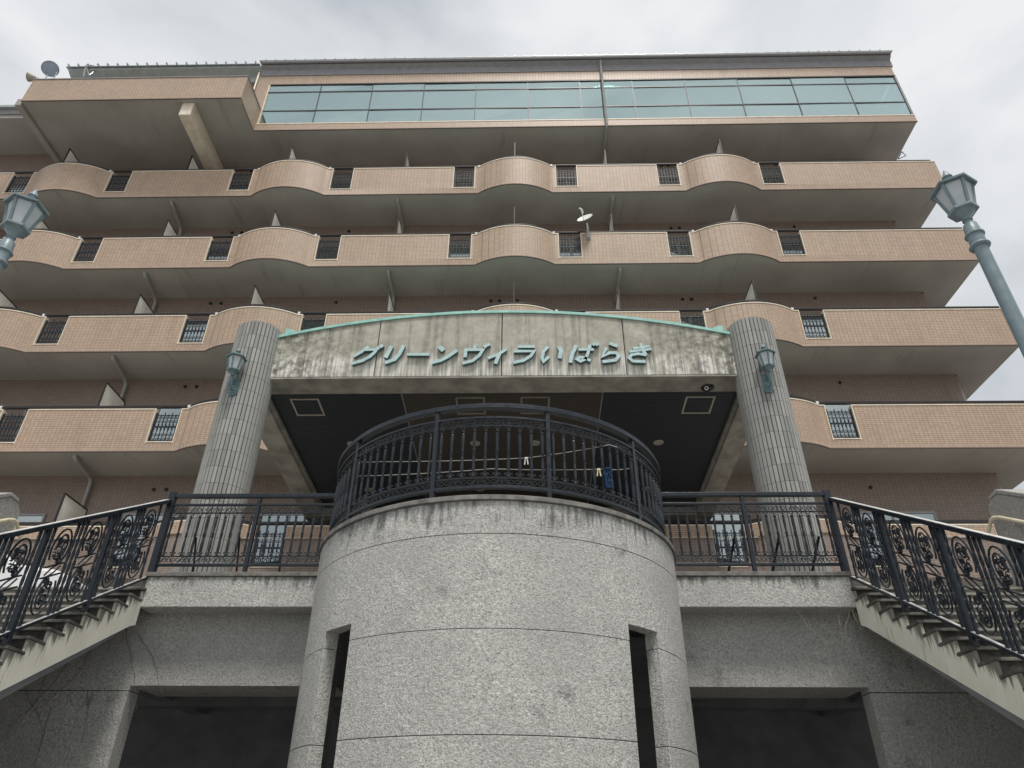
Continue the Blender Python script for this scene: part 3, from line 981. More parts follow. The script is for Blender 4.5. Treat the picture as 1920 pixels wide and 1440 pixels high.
# sloping ceiling: two dark outer fields, a brown middle field, side beams
def sloped(name, x0, x1, y0, y1, z0, thick, mat, parent=can):
    return MB().prism([(y0, zc(y0, z0)), (y1, zc(y1, z0)), (y1, zc(y1, z0) + thick), (y0, zc(y0, z0) + thick)], 'x', x0, x1).build(name, mat, parent)
YB = WALL - 0.03
sloped('ceiling_boards', -4.77, -2.285, 10.5, YB, 8.50, 0.06, MT['slat_blue'])
sloped('ceiling_boards', -2.275, 1.372, 10.5, YB, 8.50, 0.06, MT['slat_brown'])
sloped('ceiling_boards', 1.382, 3.87, 10.5, YB, 8.50, 0.06, MT['slat_blue'])
for x in (-2.28, 1.377):
    sloped('cover_strip', x - 0.012, x + 0.012, 10.58, YB, 8.492, 0.005, MT['hatch'])
for x0, x1 in ((-5.20, -4.77), (3.87, 4.27)):
    sloped('side_beam', x0, x1, 10.45, YB, 8.36, 0.42, MT['beam'])
    inner = x1 if x0 < 0 else x0
    s = 1 if x0 < 0 else -1
    xa, xb = sorted((inner + s * 0.001, inner + s * 0.06))
    sloped('beam_moulding', xa, xb, 10.6, YB, 8.42, 0.075, MT['beam'])
sloped('back_beam', -4.76, 3.86, YB - 0.25, YB - 0.01, 8.30, 0.19, MT['beam'])
# hatches and downlights
for x, y in ((-4.10, 11.31), (3.17, 11.31), (-1.04, 11.29), (0.155, 11.29)):
    h = MB()
    for a, c, e, f in ((-0.27, 0.27, -0.27, -0.235), (-0.27, 0.27, 0.235, 0.27), (-0.27, -0.235, -0.235, 0.235), (0.235, 0.27, -0.235, 0.235)):
        y0, y1 = y + e, y + f
        h.prism([(y0, zc(y0) - 0.014), (y1, zc(y1) - 0.014), (y1, zc(y1) - 0.002), (y0, zc(y0) - 0.002)], 'x', x + a, x + c)
    h.build('ceiling_hatch', MT['fitting'] if abs(x) > 2 else MT['hatch'], can)
for y in (12.58, 14.46):
    for x in (-3.52, -1.04, 0.16, 2.62):
        o = MB()
        o.lathe([(0.05, -0.008), (0.085, -0.016), (0.10, -0.012), (0.105, 0.0)], 20, (x, y, zc(y) - 0.002))
        auto_smooth(o.build('downlight', MT['fitting'], can), 50)

# columns clad in narrow upright tiles
CR = 0.405
CY = 10.22
NS, ROWH = 38, 0.283
zbase = 4.5
NROW = 17
tile_w = 2 * math.pi * CR / NS
def tile_bm(mb, z0, z1, a0, cx, cy):
    half = (tile_w - 0.014) / 2
    pts = []
    for k in (-1, -0.33, 0.33, 1):
        a = a0 + k * half / CR
        pts.append((math.sin(a), -math.cos(a)))
    vs_ = []
    for (sx, sy) in pts:
        for r in (CR - 0.016, CR):
            for z in (z0, z1):
                vs_.append((cx + r * sx, cy + r * sy, z))
    fs_ = []
    for i in range(3):
        a, c = i * 4, i * 4 + 4
        fs_ += [(a + 2, c + 2, c + 3, a + 3), (a + 1, a + 3, c + 3, c + 1), (a, c, c + 2, a + 2)]
    fs_ += [(0, 2, 3, 1), (12, 13, 15, 14)]
    mb.add(vs_, fs_)
ONE = MB()
tile_bm(ONE, 0.0025, ROWH - 0.0025, 0.0, 0, 0)
ME_TILE = ONE.mesh('tile', MT['column'])
ztopc = zbase + NROW * ROWH
for cx in (-4.81, 3.97):
    k = MB()
    k.lathe([(CR - 0.010, 0), (CR - 0.010, NROW * ROWH - 0.01)], 48, (cx, CY, zbase))
    colm = auto_smooth(k.build('column', MT['joint'], can), 40)
    rest = MB()
    for i in range(NS):
        a = (i - NS // 2) * 2 * math.pi / NS
        front = abs(i - NS // 2) <= 3
        for r_ in range(NROW):
            if front:
                put(ME_TILE, 'tile', colm, (cx, CY, zbase + r_ * ROWH), (0, 0, a))
            else:
                tile_bm(rest, zbase + r_ * ROWH + 0.0025, zbase + (r_ + 1) * ROWH - 0.0025, a, cx, CY)
    kind(rest.build('tile_cladding', MT['column'], colm), 'stuff')
    t = MB()
    t.lathe([(CR - 0.02, -0.009), (CR - 0.02, 0.02)], 40, (cx, CY, ztopc))
    t.build('column_cap', MT['cap'], colm)

# ---------------------------------------------------------------- sign lettering
LETTERS = [
    ('グ', [([(-2.768, 8.910), (-2.885, 8.796), (-3.013, 8.698)], 0.048), ([(-2.851, 8.843), (-2.624, 8.841), (-2.654, 8.780), (-2.724, 8.692), (-2.846, 8.606), (-3.020, 8.548)], 0.048), ([(-2.629, 8.843), (-2.578, 8.893)], 0.054), ([(-2.569, 8.889), (-2.520, 8.934)], 0.054)]),
    ('リ', [([(-2.366, 8.912), (-2.447, 8.665)], 0.058), ([(-2.153, 8.929), (-2.210, 8.748), (-2.284, 8.626), (-2.447, 8.558)], 0.054)]),
    ('ー', [([(-2.077, 8.735), (-1.686, 8.732)], 0.045)]),
    ('ン', [([(-1.532, 8.898), (-1.446, 8.810)], 0.067), ([(-1.208, 8.815), (-1.361, 8.680), (-1.480, 8.602), (-1.631, 8.555)], 0.051)]),
    ('ヴ', [([(-0.888, 8.923), (-0.906, 8.835)], 0.048), ([(-1.064, 8.662), (-1.055, 8.823), (-0.760, 8.821), (-0.821, 8.698), (-0.933, 8.590), (-1.104, 8.536)], 0.048), ([(-0.743, 8.872), (-0.691, 8.914)], 0.051), ([(-0.694, 8.914), (-0.639, 8.940)], 0.051)]),
    ('ィ', [([(-0.348, 8.830), (-0.498, 8.718), (-0.669, 8.640)], 0.045), ([(-0.470, 8.733), (-0.537, 8.524)], 0.054)]),
    ('ラ', [([(-0.139, 8.885), (0.141, 8.883)], 0.048), ([(-0.220, 8.786), (0.131, 8.783), (0.069, 8.677), (-0.054, 8.587), (-0.233, 8.543)], 0.048)]),
    ('い', [([(0.376, 8.881), (0.296, 8.778), (0.267, 8.637), (0.295, 8.567), (0.388, 8.664)], 0.048), ([(0.567, 8.879), (0.599, 8.784), (0.574, 8.625)], 0.057)]),
    ('ば', [([(0.870, 8.901), (0.790, 8.720), (0.751, 8.535)], 0.054), ([(0.907, 8.812), (1.167, 8.809)], 0.042), ([(1.106, 8.910), (1.065, 8.736), (1.018, 8.609), (0.927, 8.561), (0.869, 8.604), (0.928, 8.649), (1.030, 8.620), (1.101, 8.567)], 0.045), ([(1.154, 8.895), (1.203, 8.941)], 0.042), ([(1.203, 8.895), (1.257, 8.926)], 0.042)]),
    ('ら', [([(1.450, 8.943), (1.587, 8.877)], 0.051), ([(1.391, 8.843), (1.307, 8.656), (1.431, 8.736), (1.548, 8.738), (1.594, 8.667), (1.528, 8.581), (1.303, 8.548)], 0.048)]),
    ('き', [([(1.849, 8.828), (2.141, 8.872)], 0.039), ([(1.777, 8.758), (2.164, 8.811)], 0.042), ([(1.986, 8.934), (2.006, 8.816), (2.062, 8.677)], 0.048), ([(2.068, 8.681), (1.925, 8.710), (1.808, 8.687), (1.768, 8.620), (1.822, 8.554), (2.038, 8.541)], 0.045)]),
]
sg = thing('sign_lettering', 'pale green Japanese sign letters fixed to the concrete fascia', 'sign', (AX, FY, 8.4))
def smooth_path(pts):
    if len(pts) < 3:
        return pts
    return pts
def stroke(mb, pts, w, y0, y1):
    pts = [Vector((q[0], q[1])) for q in pts]
    L_, R_ = [], []
    n_ = len(pts)
    for i, q in enumerate(pts):
        d0 = (q - pts[i - 1]).normalized() if i else None
        d1 = (pts[i + 1] - q).normalized() if i < n_ - 1 else None
        d = (d0 + d1).normalized() if (d0 and d1) else (d0 or d1)
        nrm = Vector((-d.y, d.x))
        k = 1.0
        if d0 and d1:
            k = min(1.6, 1 / max(0.45, nrm.dot(Vector((-d0.y, d0.x)))))
        L_.append(q + nrm * w / 2 * k)
        R_.append(q - nrm * w / 2 * k)
    vs_, fs_ = [], []
    for l, r in zip(L_, R_):
        vs_ += [(l.x, y0, l.y), (r.x, y0, r.y), (l.x, y1, l.y), (r.x, y1, r.y)]
    for i in range(n_ - 1):
        a, c = 4 * i, 4 * i + 4
        fs_ += [(a, c, c + 1, a + 1), (a + 2, a + 3, c + 3, c + 2), (a, a + 2, c + 2, c), (a + 1, c + 1, c + 3, a + 3)]
    e = 4 * (n_ - 1)
    fs_ += [(0, 1, 3, 2), (e, e + 2, e + 3, e + 1)]
    mb.add(vs_, fs_)
for ch, strokes in LETTERS:
    l = MB()
    for i, (pts, w) in enumerate(strokes):
        stroke(l, pts, w * 1.22, FY - 0.072 - 0.0025 * i, FY - 0.012 + 0.001 * i)
    x, z = strokes[0][0][0]
    l.tube([(x, FY - 0.03, z - 0.01), (x, FY + 0.02, z - 0.01)], 0.008, 6)
    lo_ = l.build('letter', MT['letter'], sg)
    lo_.data.materials.append(MT['letter_shade_side'])
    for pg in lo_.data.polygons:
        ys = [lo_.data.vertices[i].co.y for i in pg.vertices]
        if max(ys) > FY - 0.06:  # sides and undersides take the painted shade tone
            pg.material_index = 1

# ---------------------------------------------------------------- wrought-iron terrace railings
ZT, ZM, ZU, ZL, ZBOT = 5.735, 5.590, 5.490, 4.860, 4.748    # rail heights
SP = 0.1256
bp_ = MB()
prof = [(0.012, 0.0), (0.020, 0.004), (0.020, 0.02), (0.012, 0.03), (0.012, 0.06), (0.0165, 0.075), (0.0185, 0.14), (0.0135, 0.235), (0.012, 0.262),
        (0.019, 0.268), (0.019, 0.280), (0.0125, 0.287), (0.019, 0.294), (0.019, 0.306), (0.0125, 0.313), (0.019, 0.32), (0.019, 0.332), (0.012, 0.338),
        (0.0135, 0.37), (0.0185, 0.46), (0.0165, 0.53), (0.012, 0.545), (0.021, 0.552), (0.021, 0.566), (0.010, 0.575)]
bp_.lathe(prof, 8)
ME_BAL = bp_.mesh('baluster', MT['iron'])
sc_ = MB()                                   # one wave of the running scroll, in x-z
for s in (1, -1):
    sc_.tube([(-0.032 * s + s * q[0], 0, 0.0 + q[2]) for q in scroll_pts(0.038, 1.35, 18, 1, R(90) if s > 0 else R(-90))], 0.0050, 4)
sc_.tube([(-0.032, 0, 0.038), (-0.015, 0, 0.030), (0.0, 0, 0.0), (0.015, 0, -0.030), (0.032, 0, -0.038)], 0.0050, 4)
ME_SCROLL = sc_.mesh('scroll', MT['iron'])
ar = MB()
ar.tube([(SP / 2 * math.cos(R(a)), 0, 0.062 * math.sin(R(a))) for a in range(0, 181, 15)], 0.0055, 4)
ME_ARCH = ar.mesh('arch', MT['iron'])
fn = MB()
fn.tube([(0.045 * s * k, 0, 0.0 + 0.055 * math.sin(k * 2.6)) for s in (-1,) for k in (1, 0.8, 0.6, 0.4, 0.2, 0.0)], 0.0045, 4)
fn.tube([(0.045 * k, 0, 0.055 * math.sin(k * 2.6)) for k in (1, 0.8, 0.6, 0.4, 0.2, 0.0)], 0.0045, 4)
fn.lathe([(0.004, 0.0), (0.011, 0.03), (0.001, 0.075)], 5)
fn.tube([(0.02 + q[0], 0, 0.03 + q[2]) for q in scroll_pts(0.018, 1.0, 8)], 0.004, 4)
fn.tube([(-0.02 - q[0], 0, 0.03 + q[2]) for q in scroll_pts(0.018, 1.0, 8)], 0.004, 4)
ME_FIN = fn.mesh('leaf_finial', MT['iron'])

def rail_unit(t, x, y, ang, with_arch=True):
    """baluster with the scrolls, arch and leaf of its half bay"""
    r_ = (0, 0, ang)
    put(ME_BAL, 'baluster', t, (x, y, ZL + 0.004), r_)
def infill(t, x, y, ang, flip):
    r_ = (0, 0, ang + (math.pi if flip else 0))
    put(ME_SCROLL, 'scroll', t, (x, y, (ZM + ZU) / 2 - 0.002), r_)
    put(ME_SCROLL, 'scroll', t, (x, y, (ZL + ZBOT) / 2 + 0.004), r_)
    put(ME_FIN, 'leaf_finial', t, (x, y, ZL + 0.006), (0, 0, ang))

# curved one on the round tower
RR = 2.16
cr_ = thing('curved_railing', 'curved dark wrought-iron railing on top of the round tower', 'railing', (DC[0], DC[1], LZ))
POSTS = [-83.3, -50.0, -16.67, 16.67, 50.0, 83.3]
def on_arc(phi, r=RR):
    a = R(phi)
    return DC[0] + r * math.sin(a), DC[1] - r * math.cos(a)
def arc_bar(name, z0, z1, w, a0=-96, a1=96):
    mb = MB()
    mb.sector(DC[0], DC[1], RR - w / 2, RR + w / 2, a0, a1, z0, z1, 72)
    return auto_smooth(mb.build(name, MT['iron'], cr_, bevel=0.004 if w > 0.03 else 0), 30)
arc_bar('handrail', ZT - 0.03, ZT + 0.03, 0.075)
arc_bar('upper_rail', ZM - 0.014, ZM + 0.014, 0.042)
arc_bar('scroll_rail', ZU - 0.006, ZU + 0.006, 0.026)
arc_bar('scroll_rail', ZL - 0.006, ZL + 0.006, 0.026)
arc_bar('bottom_rail', ZBOT - 0.018, ZBOT + 0.018, 0.042)
for ph in POSTS:
    x, y = on_arc(ph)
    a = R(ph)
    mb = MB()
    u = Vector((math.cos(a), math.sin(a), 0))
    mb.bar((x, y, LZ - 0.01), (x, y, ZT - 0.028), 0.048, 0.048, (math.cos(a), math.sin(a), 0))
    mb.build('post', MT['iron'], cr_, bevel=0.004)
for i in range(6):
    lo = POSTS[i]
    if i == 5:
        break
    for k in range(10):
        ph = lo + (POSTS[i + 1] - lo) * (k + 0.5) / 10
        x, y = on_arc(ph)
        rail_unit(cr_, x, y, R(ph))
        ph2 = lo + (POSTS[i + 1] - lo) * (k + 0.5) / 10
        infill(cr_, x, y, R(ph2), k % 2)
        if k < 9:
            ph3 = lo + (POSTS[i + 1] - lo) * (k + 1) / 10
            x, y = on_arc(ph3)
            put(ME_ARCH, 'arch', cr_, (x, y, ZU - 0.068), (0, 0, R(ph3)))

# straight ones on the ledges
RY = 9.31
for name, xa, xm, xb, end, lab in (('terrace_railing', -2.55, -3.81, -5.04, -5.07, 'straight dark wrought-iron railing on the ledge meeting the stair with the white car behind'),
                                   ('terrace_railing', 1.77, 3.01, 4.17, 4.20, 'straight dark wrought-iron railing on the ledge below the security camera')):
    t = thing(name, lab, 'railing', ((xa + xb) / 2, RY, LZ), 'straight terrace railings')
    lo, hi = min(xa, end), max(xa, end)
    def rbar(nm, z, h, w):
        MB().box(lo, hi, RY - w / 2, RY + w / 2, z - h / 2, z + h / 2).build(nm, MT['iron'], t, bevel=0.004 if w > 0.03 else 0)
    rbar('handrail', ZT + 0.01, 0.055, 0.07)
    rbar('upper_rail', ZM + 0.02, 0.03, 0.042)
    rbar('scroll_rail', ZU, 0.012, 0.026)
    rbar('scroll_rail', ZL, 0.012, 0.026)
    rbar('bottom_rail', ZBOT - 0.01, 0.036, 0.042)
    MB().box(xm - 0.026, xm + 0.026, RY - 0.026, RY + 0.026, LZ, ZT - 0.02).build('post', MT['iron'], t, bevel=0.004)
    MB().box(end - 0.045, end + 0.045, RY - 0.045, RY + 0.045, LZ - 0.2, ZT + 0.07).build('end_post', MT['iron'], t, bevel=0.006)
    for p0, p1 in ((xa, xm), (xm, xb)):
        for k in range(10):
            x = p0 + (p1 - p0) * (k + 0.5) / 10
            rail_unit(t, x, RY, 0)
            infill(t, x, RY, 0, k % 2)
            if k < 9:
                put(ME_ARCH, 'arch', t, (p0 + (p1 - p0) * (k + 1) / 10, RY, ZU - 0.068))
    # raking stays behind the posts
    for x in (xm + 0.3, xm - 0.3, end + (0.35 if end < 0 else -0.35)):
        MB().bar((x, RY + 0.55, 4.5), (x + 0.12, RY + 0.03, ZU - 0.35), 0.02, 0.035).build('stay', MT['iron'], t)

# ---------------------------------------------------------------- stairs
NSTEP = 29
def stair(inner, outer, side, lab, lab_rail, lab_wall, lab_hand):
    """side +1: stair to the right of the axis"""
    lo, hi = sorted((inner, outer))
    t = thing('staircase', lab, 'stairs', ((lo + hi) / 2, 5.2, 0), 'outdoor stairs up to the terrace')
    for k in range(-1, NSTEP):
        y1 = 9.205 - k * STEP_T
        y0 = y1 - STEP_T
        top = 4.25 - k * STEP_R
        a, c = (inner + 0.031, outer - 0.001) if side > 0 else (outer + 0.001, inner - 0.031)
        bot = max(0.002, top - 0.20)
        st_ = MB().box(a, c, y0 + 0.012, y1 + 0.010, bot, top - 0.0325).build('step', MT['step'], t)
        dx = random.uniform(-0.004, 0.004)
        a, c = (inner - 0.012 + dx, outer - 0.001) if side > 0 else (outer + 0.001, inner + 0.012 + dx)
        MB().box(a, c, y0 - 0.012, y1 + 0.010, top - 0.032, top).build('tread', MT['tread'], st_, bevel=0.006)
    # painted string with its saw-tooth edge
    poly = [(9.245, 4.355), (9.206, 4.355)]
    for k in range(NSTEP):
        y1 = 9.205 - k * STEP_T
        bot = 4.25 - k * STEP_R - 0.034
        if bot < 0.02:
            break
        poly += [(y1, bot), (y1 - STEP_T, bot)]
    yl = poly[-1][0]
    zl = 3.884 + SLOPE * (yl - 9.117)
    y_hit = 9.117 - 3.884 / SLOPE
    poly += [(yl, max(0.001, zl))]
    if zl < 0:
        poly += [(y_hit, 0.001)]
    poly += [(9.117, 3.884), (9.245, 3.93)]
    a, c = (inner, inner + 0.03) if side > 0 else (inner - 0.03, inner)
    MB().prism(poly, 'x', a, c).build('string', MT['string'], t)
    # concrete flight under the steps
    pl = [(9.24, 4.02), (2.15, 0.002), (2.9, 0.001), (9.24, 3.80)]
    a, c = (inner + 0.20, outer - 0.01) if side > 0 else (outer + 0.01, inner - 0.20)
    MB().prism(pl, 'x', a, c).build('flight_slab', MT['garage'], t)

    # granite wall on the outer side
    w = thing('stair_wall', lab_wall, 'wall', (outer, 5.2, 0), 'granite stair walls')
    ow = outer + side * 0.34
    a, c = sorted((outer, ow))
    prof_ = [(9.56, 4.501), (9.52, 5.60), (9.40, 5.70), (9.22, 5.71)]
    yb = 0.9
    prof_ += [(yb, 5.71 - SLOPE * (9.22 - yb)), (yb, 0.001), (9.245, 0.001), (9.245, 4.501)]
    auto_smooth(MB().prism(prof_, 'x', a, c).build('wall_body', MT['granite'], w, bevel=0.02), 30)
    cpf = [(9.40, 5.702), (9.22, 5.712), (yb, 5.712 - SLOPE * (9.22 - yb)), (yb, 5.765 - SLOPE * (9.22 - yb)), (9.20, 5.765), (9.385, 5.745)]
    MB().prism(cpf, 'x', a - 0.012, c + 0.012).build('coping', MT['granite'], w, bevel=0.01)
    # cream handrail on brackets
    h = thing('stair_handrail', lab_hand, 'handrail', (outer - side * 0.09, 5.2, 3.0), 'cream handrails on the stair walls')
    hx = outer - side * 0.09
    pts = [(hx, 9.62, 5.22), (hx, 9.58, 5.25), (hx, 9.40, 5.395), (hx, 9.33, 5.40), (hx, 9.22, 5.36)]
    pts += [(hx, yb + 0.3, 5.36 - SLOPE * (9.22 - yb - 0.3))]
    mb = MB()
    mb.tube(pts, 0.026, 10)
    auto_smooth(mb.build('rail', MT['cream'], h), 60)
    for k in range(7):
        y = 9.0 - k * 1.15
        z = 5.36 - SLOPE * (9.22 - y)
        mb = MB()
        mb.tube([(hx, y, z - 0.02), (hx, y, z - 0.075), (hx + side * 0.05, y, z - 0.09), (outer - side * 0.001, y, z - 0.09)], 0.010, 6)
        mb.lathe([(0.03, -0.004), (0.03, 0.004)], 10, (hx, y, z - 0.03))
        mb.build('bracket', MT['chrome'], h)

    # wrought-iron balustrade
    rt = thing('stair_railing', lab_rail, 'railing', (inner + side * 0.04, 5.2, 0), 'wrought-iron stair railings')
    rx = inner + side * 0.04
    zh = lambda y: 5.560 + SLOPE * (y - 9.1)
    zb_ = lambda y: 4.462 + SLOPE * (y - 9.1)
    ye = 1.75
    MB().bar((rx, 9.27, zh(9.27)), (rx, ye, zh(ye)), 0.075, 0.05).build('handrail', MT['iron'], rt, bevel=0.006)
    MB().bar((rx, 9.27, zb_(9.27)), (rx, ye, zb_(ye)), 0.05, 0.032).build('bottom_rail', MT['iron'], rt, bevel=0.004)
    for nm, zz, ww, hh in (('rail_cap', zh, 0.062, 0.026), ('rail_cap', zb_, 0.040, 0.017)):  # pale strip along the top of each rail
        MB().bar((rx, 9.22, zz(9.22) + hh / math.cos(math.atan(SLOPE)) + 0.001), (rx, ye, zz(ye) + hh / math.cos(math.atan(SLOPE)) + 0.001), ww, 0.004).build(nm, MT['pale_cap'], rt)
    per = 1.065
    j = 0
    while 8.14 - j * per > ye:
        y = 8.14 - j * per
        MB().box(rx - 0.028, rx + 0.028, y - 0.028, y + 0.028, 4.25 - STEP_R * math.floor((9.205 - y) / STEP_T) - 0.002, zh(y) - 0.02).build('post', MT['iron'], rt, bevel=0.005)
        j += 1
    def vbar(y, tw=True, s=0.011):
        mb = MB()
        z0, z1 = zb_(y) + 0.01, zh(y) - 0.015
        n_ = 26 if tw else 1
        vs_, fs_ = [], []
        for i in range(n_ + 1):
            f = i / n_
            a0 = (f - 0.12) / 0.76
            tt = min(1, max(0, a0)) * math.pi * 3 if tw else 0
            for q in range(4):
                an = tt + math.pi / 4 + q * math.pi / 2
                vs_.append((rx + s * 1.414 * math.cos(an), y + s * 1.414 * math.sin(an), z0 + (z1 - z0) * f))
        for i in range(n_):
            for q in range(4):
                fs_.append((i * 4 + q, i * 4 + (q + 1) % 4, i * 4 + 4 + (q + 1) % 4, i * 4 + 4 + q))
        mb.add(vs_, fs_)
        mb.build('bar', MT['iron'], rt)
    y = 9.27
    j = 0
    centres = [8.14 + per - j * per for j in range(9)]
    for pc in centres:
        for dy in (-0.10, 0.10):
            if ye < pc + dy < 9.15:
                vbar(pc + dy, True, 0.012)
        tc = pc - per / 2
        for dy in (-0.07, 0.0, 0.07):
            if ye < tc + dy < 9.15:
                vbar(tc + dy, True, 0.0125)
        for mc in (pc - per * 0.27, pc - per * 0.73):
            if ye + 0.15 < mc < 9.1:
                put(ME_MED, 'medallion', rt, (rx, mc, (zh(mc) + zb_(mc)) / 2), None, (1.2, 1.12, 1.06))
    return t

# scrolled medallion, drawn in y-z and raked with the flight
md = MB()
def yz(pts, cy=0.0, cz=0.0):
    return [(0, cy + q[0], cz + q[1] + SLOPE * (cy + q[0])) for q in pts]
def ell(cx, cz, a, b, a0, a1, n_=14):
    return [(cx + a * math.cos(R(a0 + (a1 - a0) * i / n_)), cz + b * math.sin(R(a0 + (a1 - a0) * i / n_))) for i in range(n_ + 1)]
for s in (1, -1):
    f = lambda pts: [(s * q[0], s * q[1]) for q in pts]
    md.tube(yz(f(ell(0, 0.24, 0.122, 0.20, -75, 215))), 0.0095, 5)
    md.tube(yz(f(ell(0.01, 0.25, 0.070, 0.13, -90, 190))), 0.008, 5)
    md.tube(yz(f([(q[0], 0.28 + q[2]) for q in scroll_pts(0.052, 1.6, 20)])), 0.0095, 5)
    md.tube(yz(f([(-0.02 + q[0], 0.16 + q[2]) for q in scroll_pts(0.045, 1.5, 18, -1)])), 0.0095, 5)
    md.tube(yz(f([(0.045 + q[0], 0.20 + q[2]) for q in scroll_pts(0.030, 1.3, 14, 1, R(120))])), 0.008, 5)
    md.tube(yz(f([(-0.05 + q[0], 0.34 + q[2]) for q in scroll_pts(0.028, 1.2, 12, -1, R(40))])), 0.008, 5)
    md.tube(yz(f([(0.09, 0.14), (0.06, 0.06), (-0.03, 0.02), (-0.09, -0.03)])), 0.008, 5)
    md.tube(yz(f([(0.03 + q[0], 0.11 + q[2]) for q in scroll_pts(0.030, 1.2, 12, -1, R(200))])), 0.008, 5)
    md.tube(yz(f([(0.05 + q[0], 0.30 + q[2]) for q in scroll_pts(0.026, 1.2, 12, -1, R(20))])), 0.008, 5)
    md.bar((0, -0.125, s * 0.055 - SLOPE * 0.125), (0, 0.125, s * 0.055 + SLOPE * 0.125), 0.02, 0.014)
    md.lathe([(0.002, -0.028), (0.022, -0.01), (0.022, 0.01), (0.002, 0.028)], 6, (0, s * 0.03, s * 0.10))
rl = random.Random(21)
for s in (1, -1):
    for i in range(20):
        an, rr = rl.uniform(0, 2 * math.pi), rl.uniform(0.3, 0.95)
        y_, z_ = 0.085 * rr * math.cos(an), s * 0.24 + 0.155 * rr * math.sin(an)
        d_ = Vector((rl.uniform(-0.6, 0.6), rl.uniform(-1, 1), rl.uniform(-1, 1))).normalized() * rl.uniform(0.016, 0.028)
        c_ = Vector((rl.uniform(-0.012, 0.012), y_, z_ + SLOPE * y_))
        e_ = Vector((1, 0, 0)).cross(d_).normalized() * 0.009
        f_ = Vector((0.007, 0, 0))
        md.add([c_ - d_, c_ + e_, c_ + d_, c_ - e_, c_ + f_, c_ - f_], [(0, 1, 4), (1, 2, 4), (2, 3, 4), (3, 0, 4), (1, 0, 5), (2, 1, 5), (3, 2, 5), (0, 3, 5)])
ME_MED = md.mesh('medallion', MT['iron'])

stair(RIGHT_IN, 6.50, 1, 'stairs with stained cream string rising to the corner hung with dry roots', 'wrought-iron stair railing ending at the corner hung with dry roots',
      'granite stair wall opposite the railing, on the roots side', 'cream handrail on the granite wall, on the roots side')
stair(LEFT_IN, -7.36, -1, 'stairs with stained cream string rising towards the white car', 'wrought-iron stair railing in front of the white car',
      'granite stair wall on the white car side', 'cream handrail on the granite wall, on the white car side')

# ---------------------------------------------------------------- lanterns
def lantern(t, c, mat, k=1.0, name='lantern'):
    """six-sided lantern: c is the middle of its lower ring"""
    x, y, z = c
    P = lambda pr_: [(r * k, q * k) for r, q in pr_]
    ph = 0.5
    b_ = MB()
    b_.lathe(P([(0.035, -0.12), (0.04, -0.10), (0.055, -0.07), (0.085, -0.035), (0.105, -0.02)]), 16, c)
    b_.lathe(P([(0.125, -0.02), (0.138, -0.012), (0.138, 0.012), (0.118, 0.02)]), 6, c, ph)
    la = b_.build(name, mat, t)
    fr = MB()
    r0, r1, h = 0.112 * k, 0.172 * k, 0.30 * k
    for j in range(6):
        a = 2 * math.pi * (j + ph) / 6
        p0 = Vector((x + r0 * math.cos(a), y + r0 * math.sin(a), z + 0.018 * k))
        p1 = Vector((x + r1 * math.cos(a), y + r1 * math.sin(a), z + h))
        fr.bar(p0, p1, 0.028 * k, 0.022 * k, (math.cos(a), math.sin(a), 0))
    fr.build('frame', mat, la)
    for j in range(6):
        a0 = 2 * math.pi * (j + ph) / 6
        a1 = 2 * math.pi * (j + 1 + ph) / 6
        pn = MB()
        q = []
        for r, zz, ins in ((r0 * 0.97, z + 0.02 * k, 0.06), (r1 * 0.97, z + h - 0.003, 0.045)):
            pa = Vector((x + r * math.cos(a0), y + r * math.sin(a0), zz))
            pb = Vector((x + r * math.cos(a1), y + r * math.sin(a1), zz))
            q += [pa.lerp(pb, ins), pb.lerp(pa, ins)]
        nrm = (q[1] - q[0]).cross(q[2] - q[0]).normalized() * 0.004
        vs_ = [p for p in q] + [p - nrm for p in q]
        pn.add(vs_, [(0, 1, 3, 2), (4, 6, 7, 5), (0, 4, 5, 1), (2, 3, 7, 6), (0, 2, 6, 4), (1, 5, 7, 3)])
        pn.build('pane', MT['frost'], la)
    co = MB()
    co.lathe(P([(0.02, 0.03), (0.03, 0.05), (0.035, 0.12), (0.025, 0.18), (0.005, 0.20)]), 10, c)
    auto_smooth(co.build('bulb', MT['lamp_core'], la), 60)
    rf_ = MB()
    rf_.lathe(P([(0.165, 0.301), (0.215, 0.298), (0.218, 0.318), (0.16, 0.355), (0.10, 0.395), (0.055, 0.415), (0.05, 0.43)]), 6, c, ph)
    ro_ = rf_.build('lantern_roof', mat, la)
    return la, ro_
def finial(la, c, mat, k=1.0):
    f = MB()
    f.lathe([(r * k, q * k) for r, q in ((0.048, 0.428), (0.055, 0.445), (0.038, 0.46), (0.034, 0.475), (0.05, 0.485), (0.044, 0.50), (0.02, 0.56), (0.003, 0.60))], 14, c)
    auto_smooth(f.build('finial', mat, la), 50)

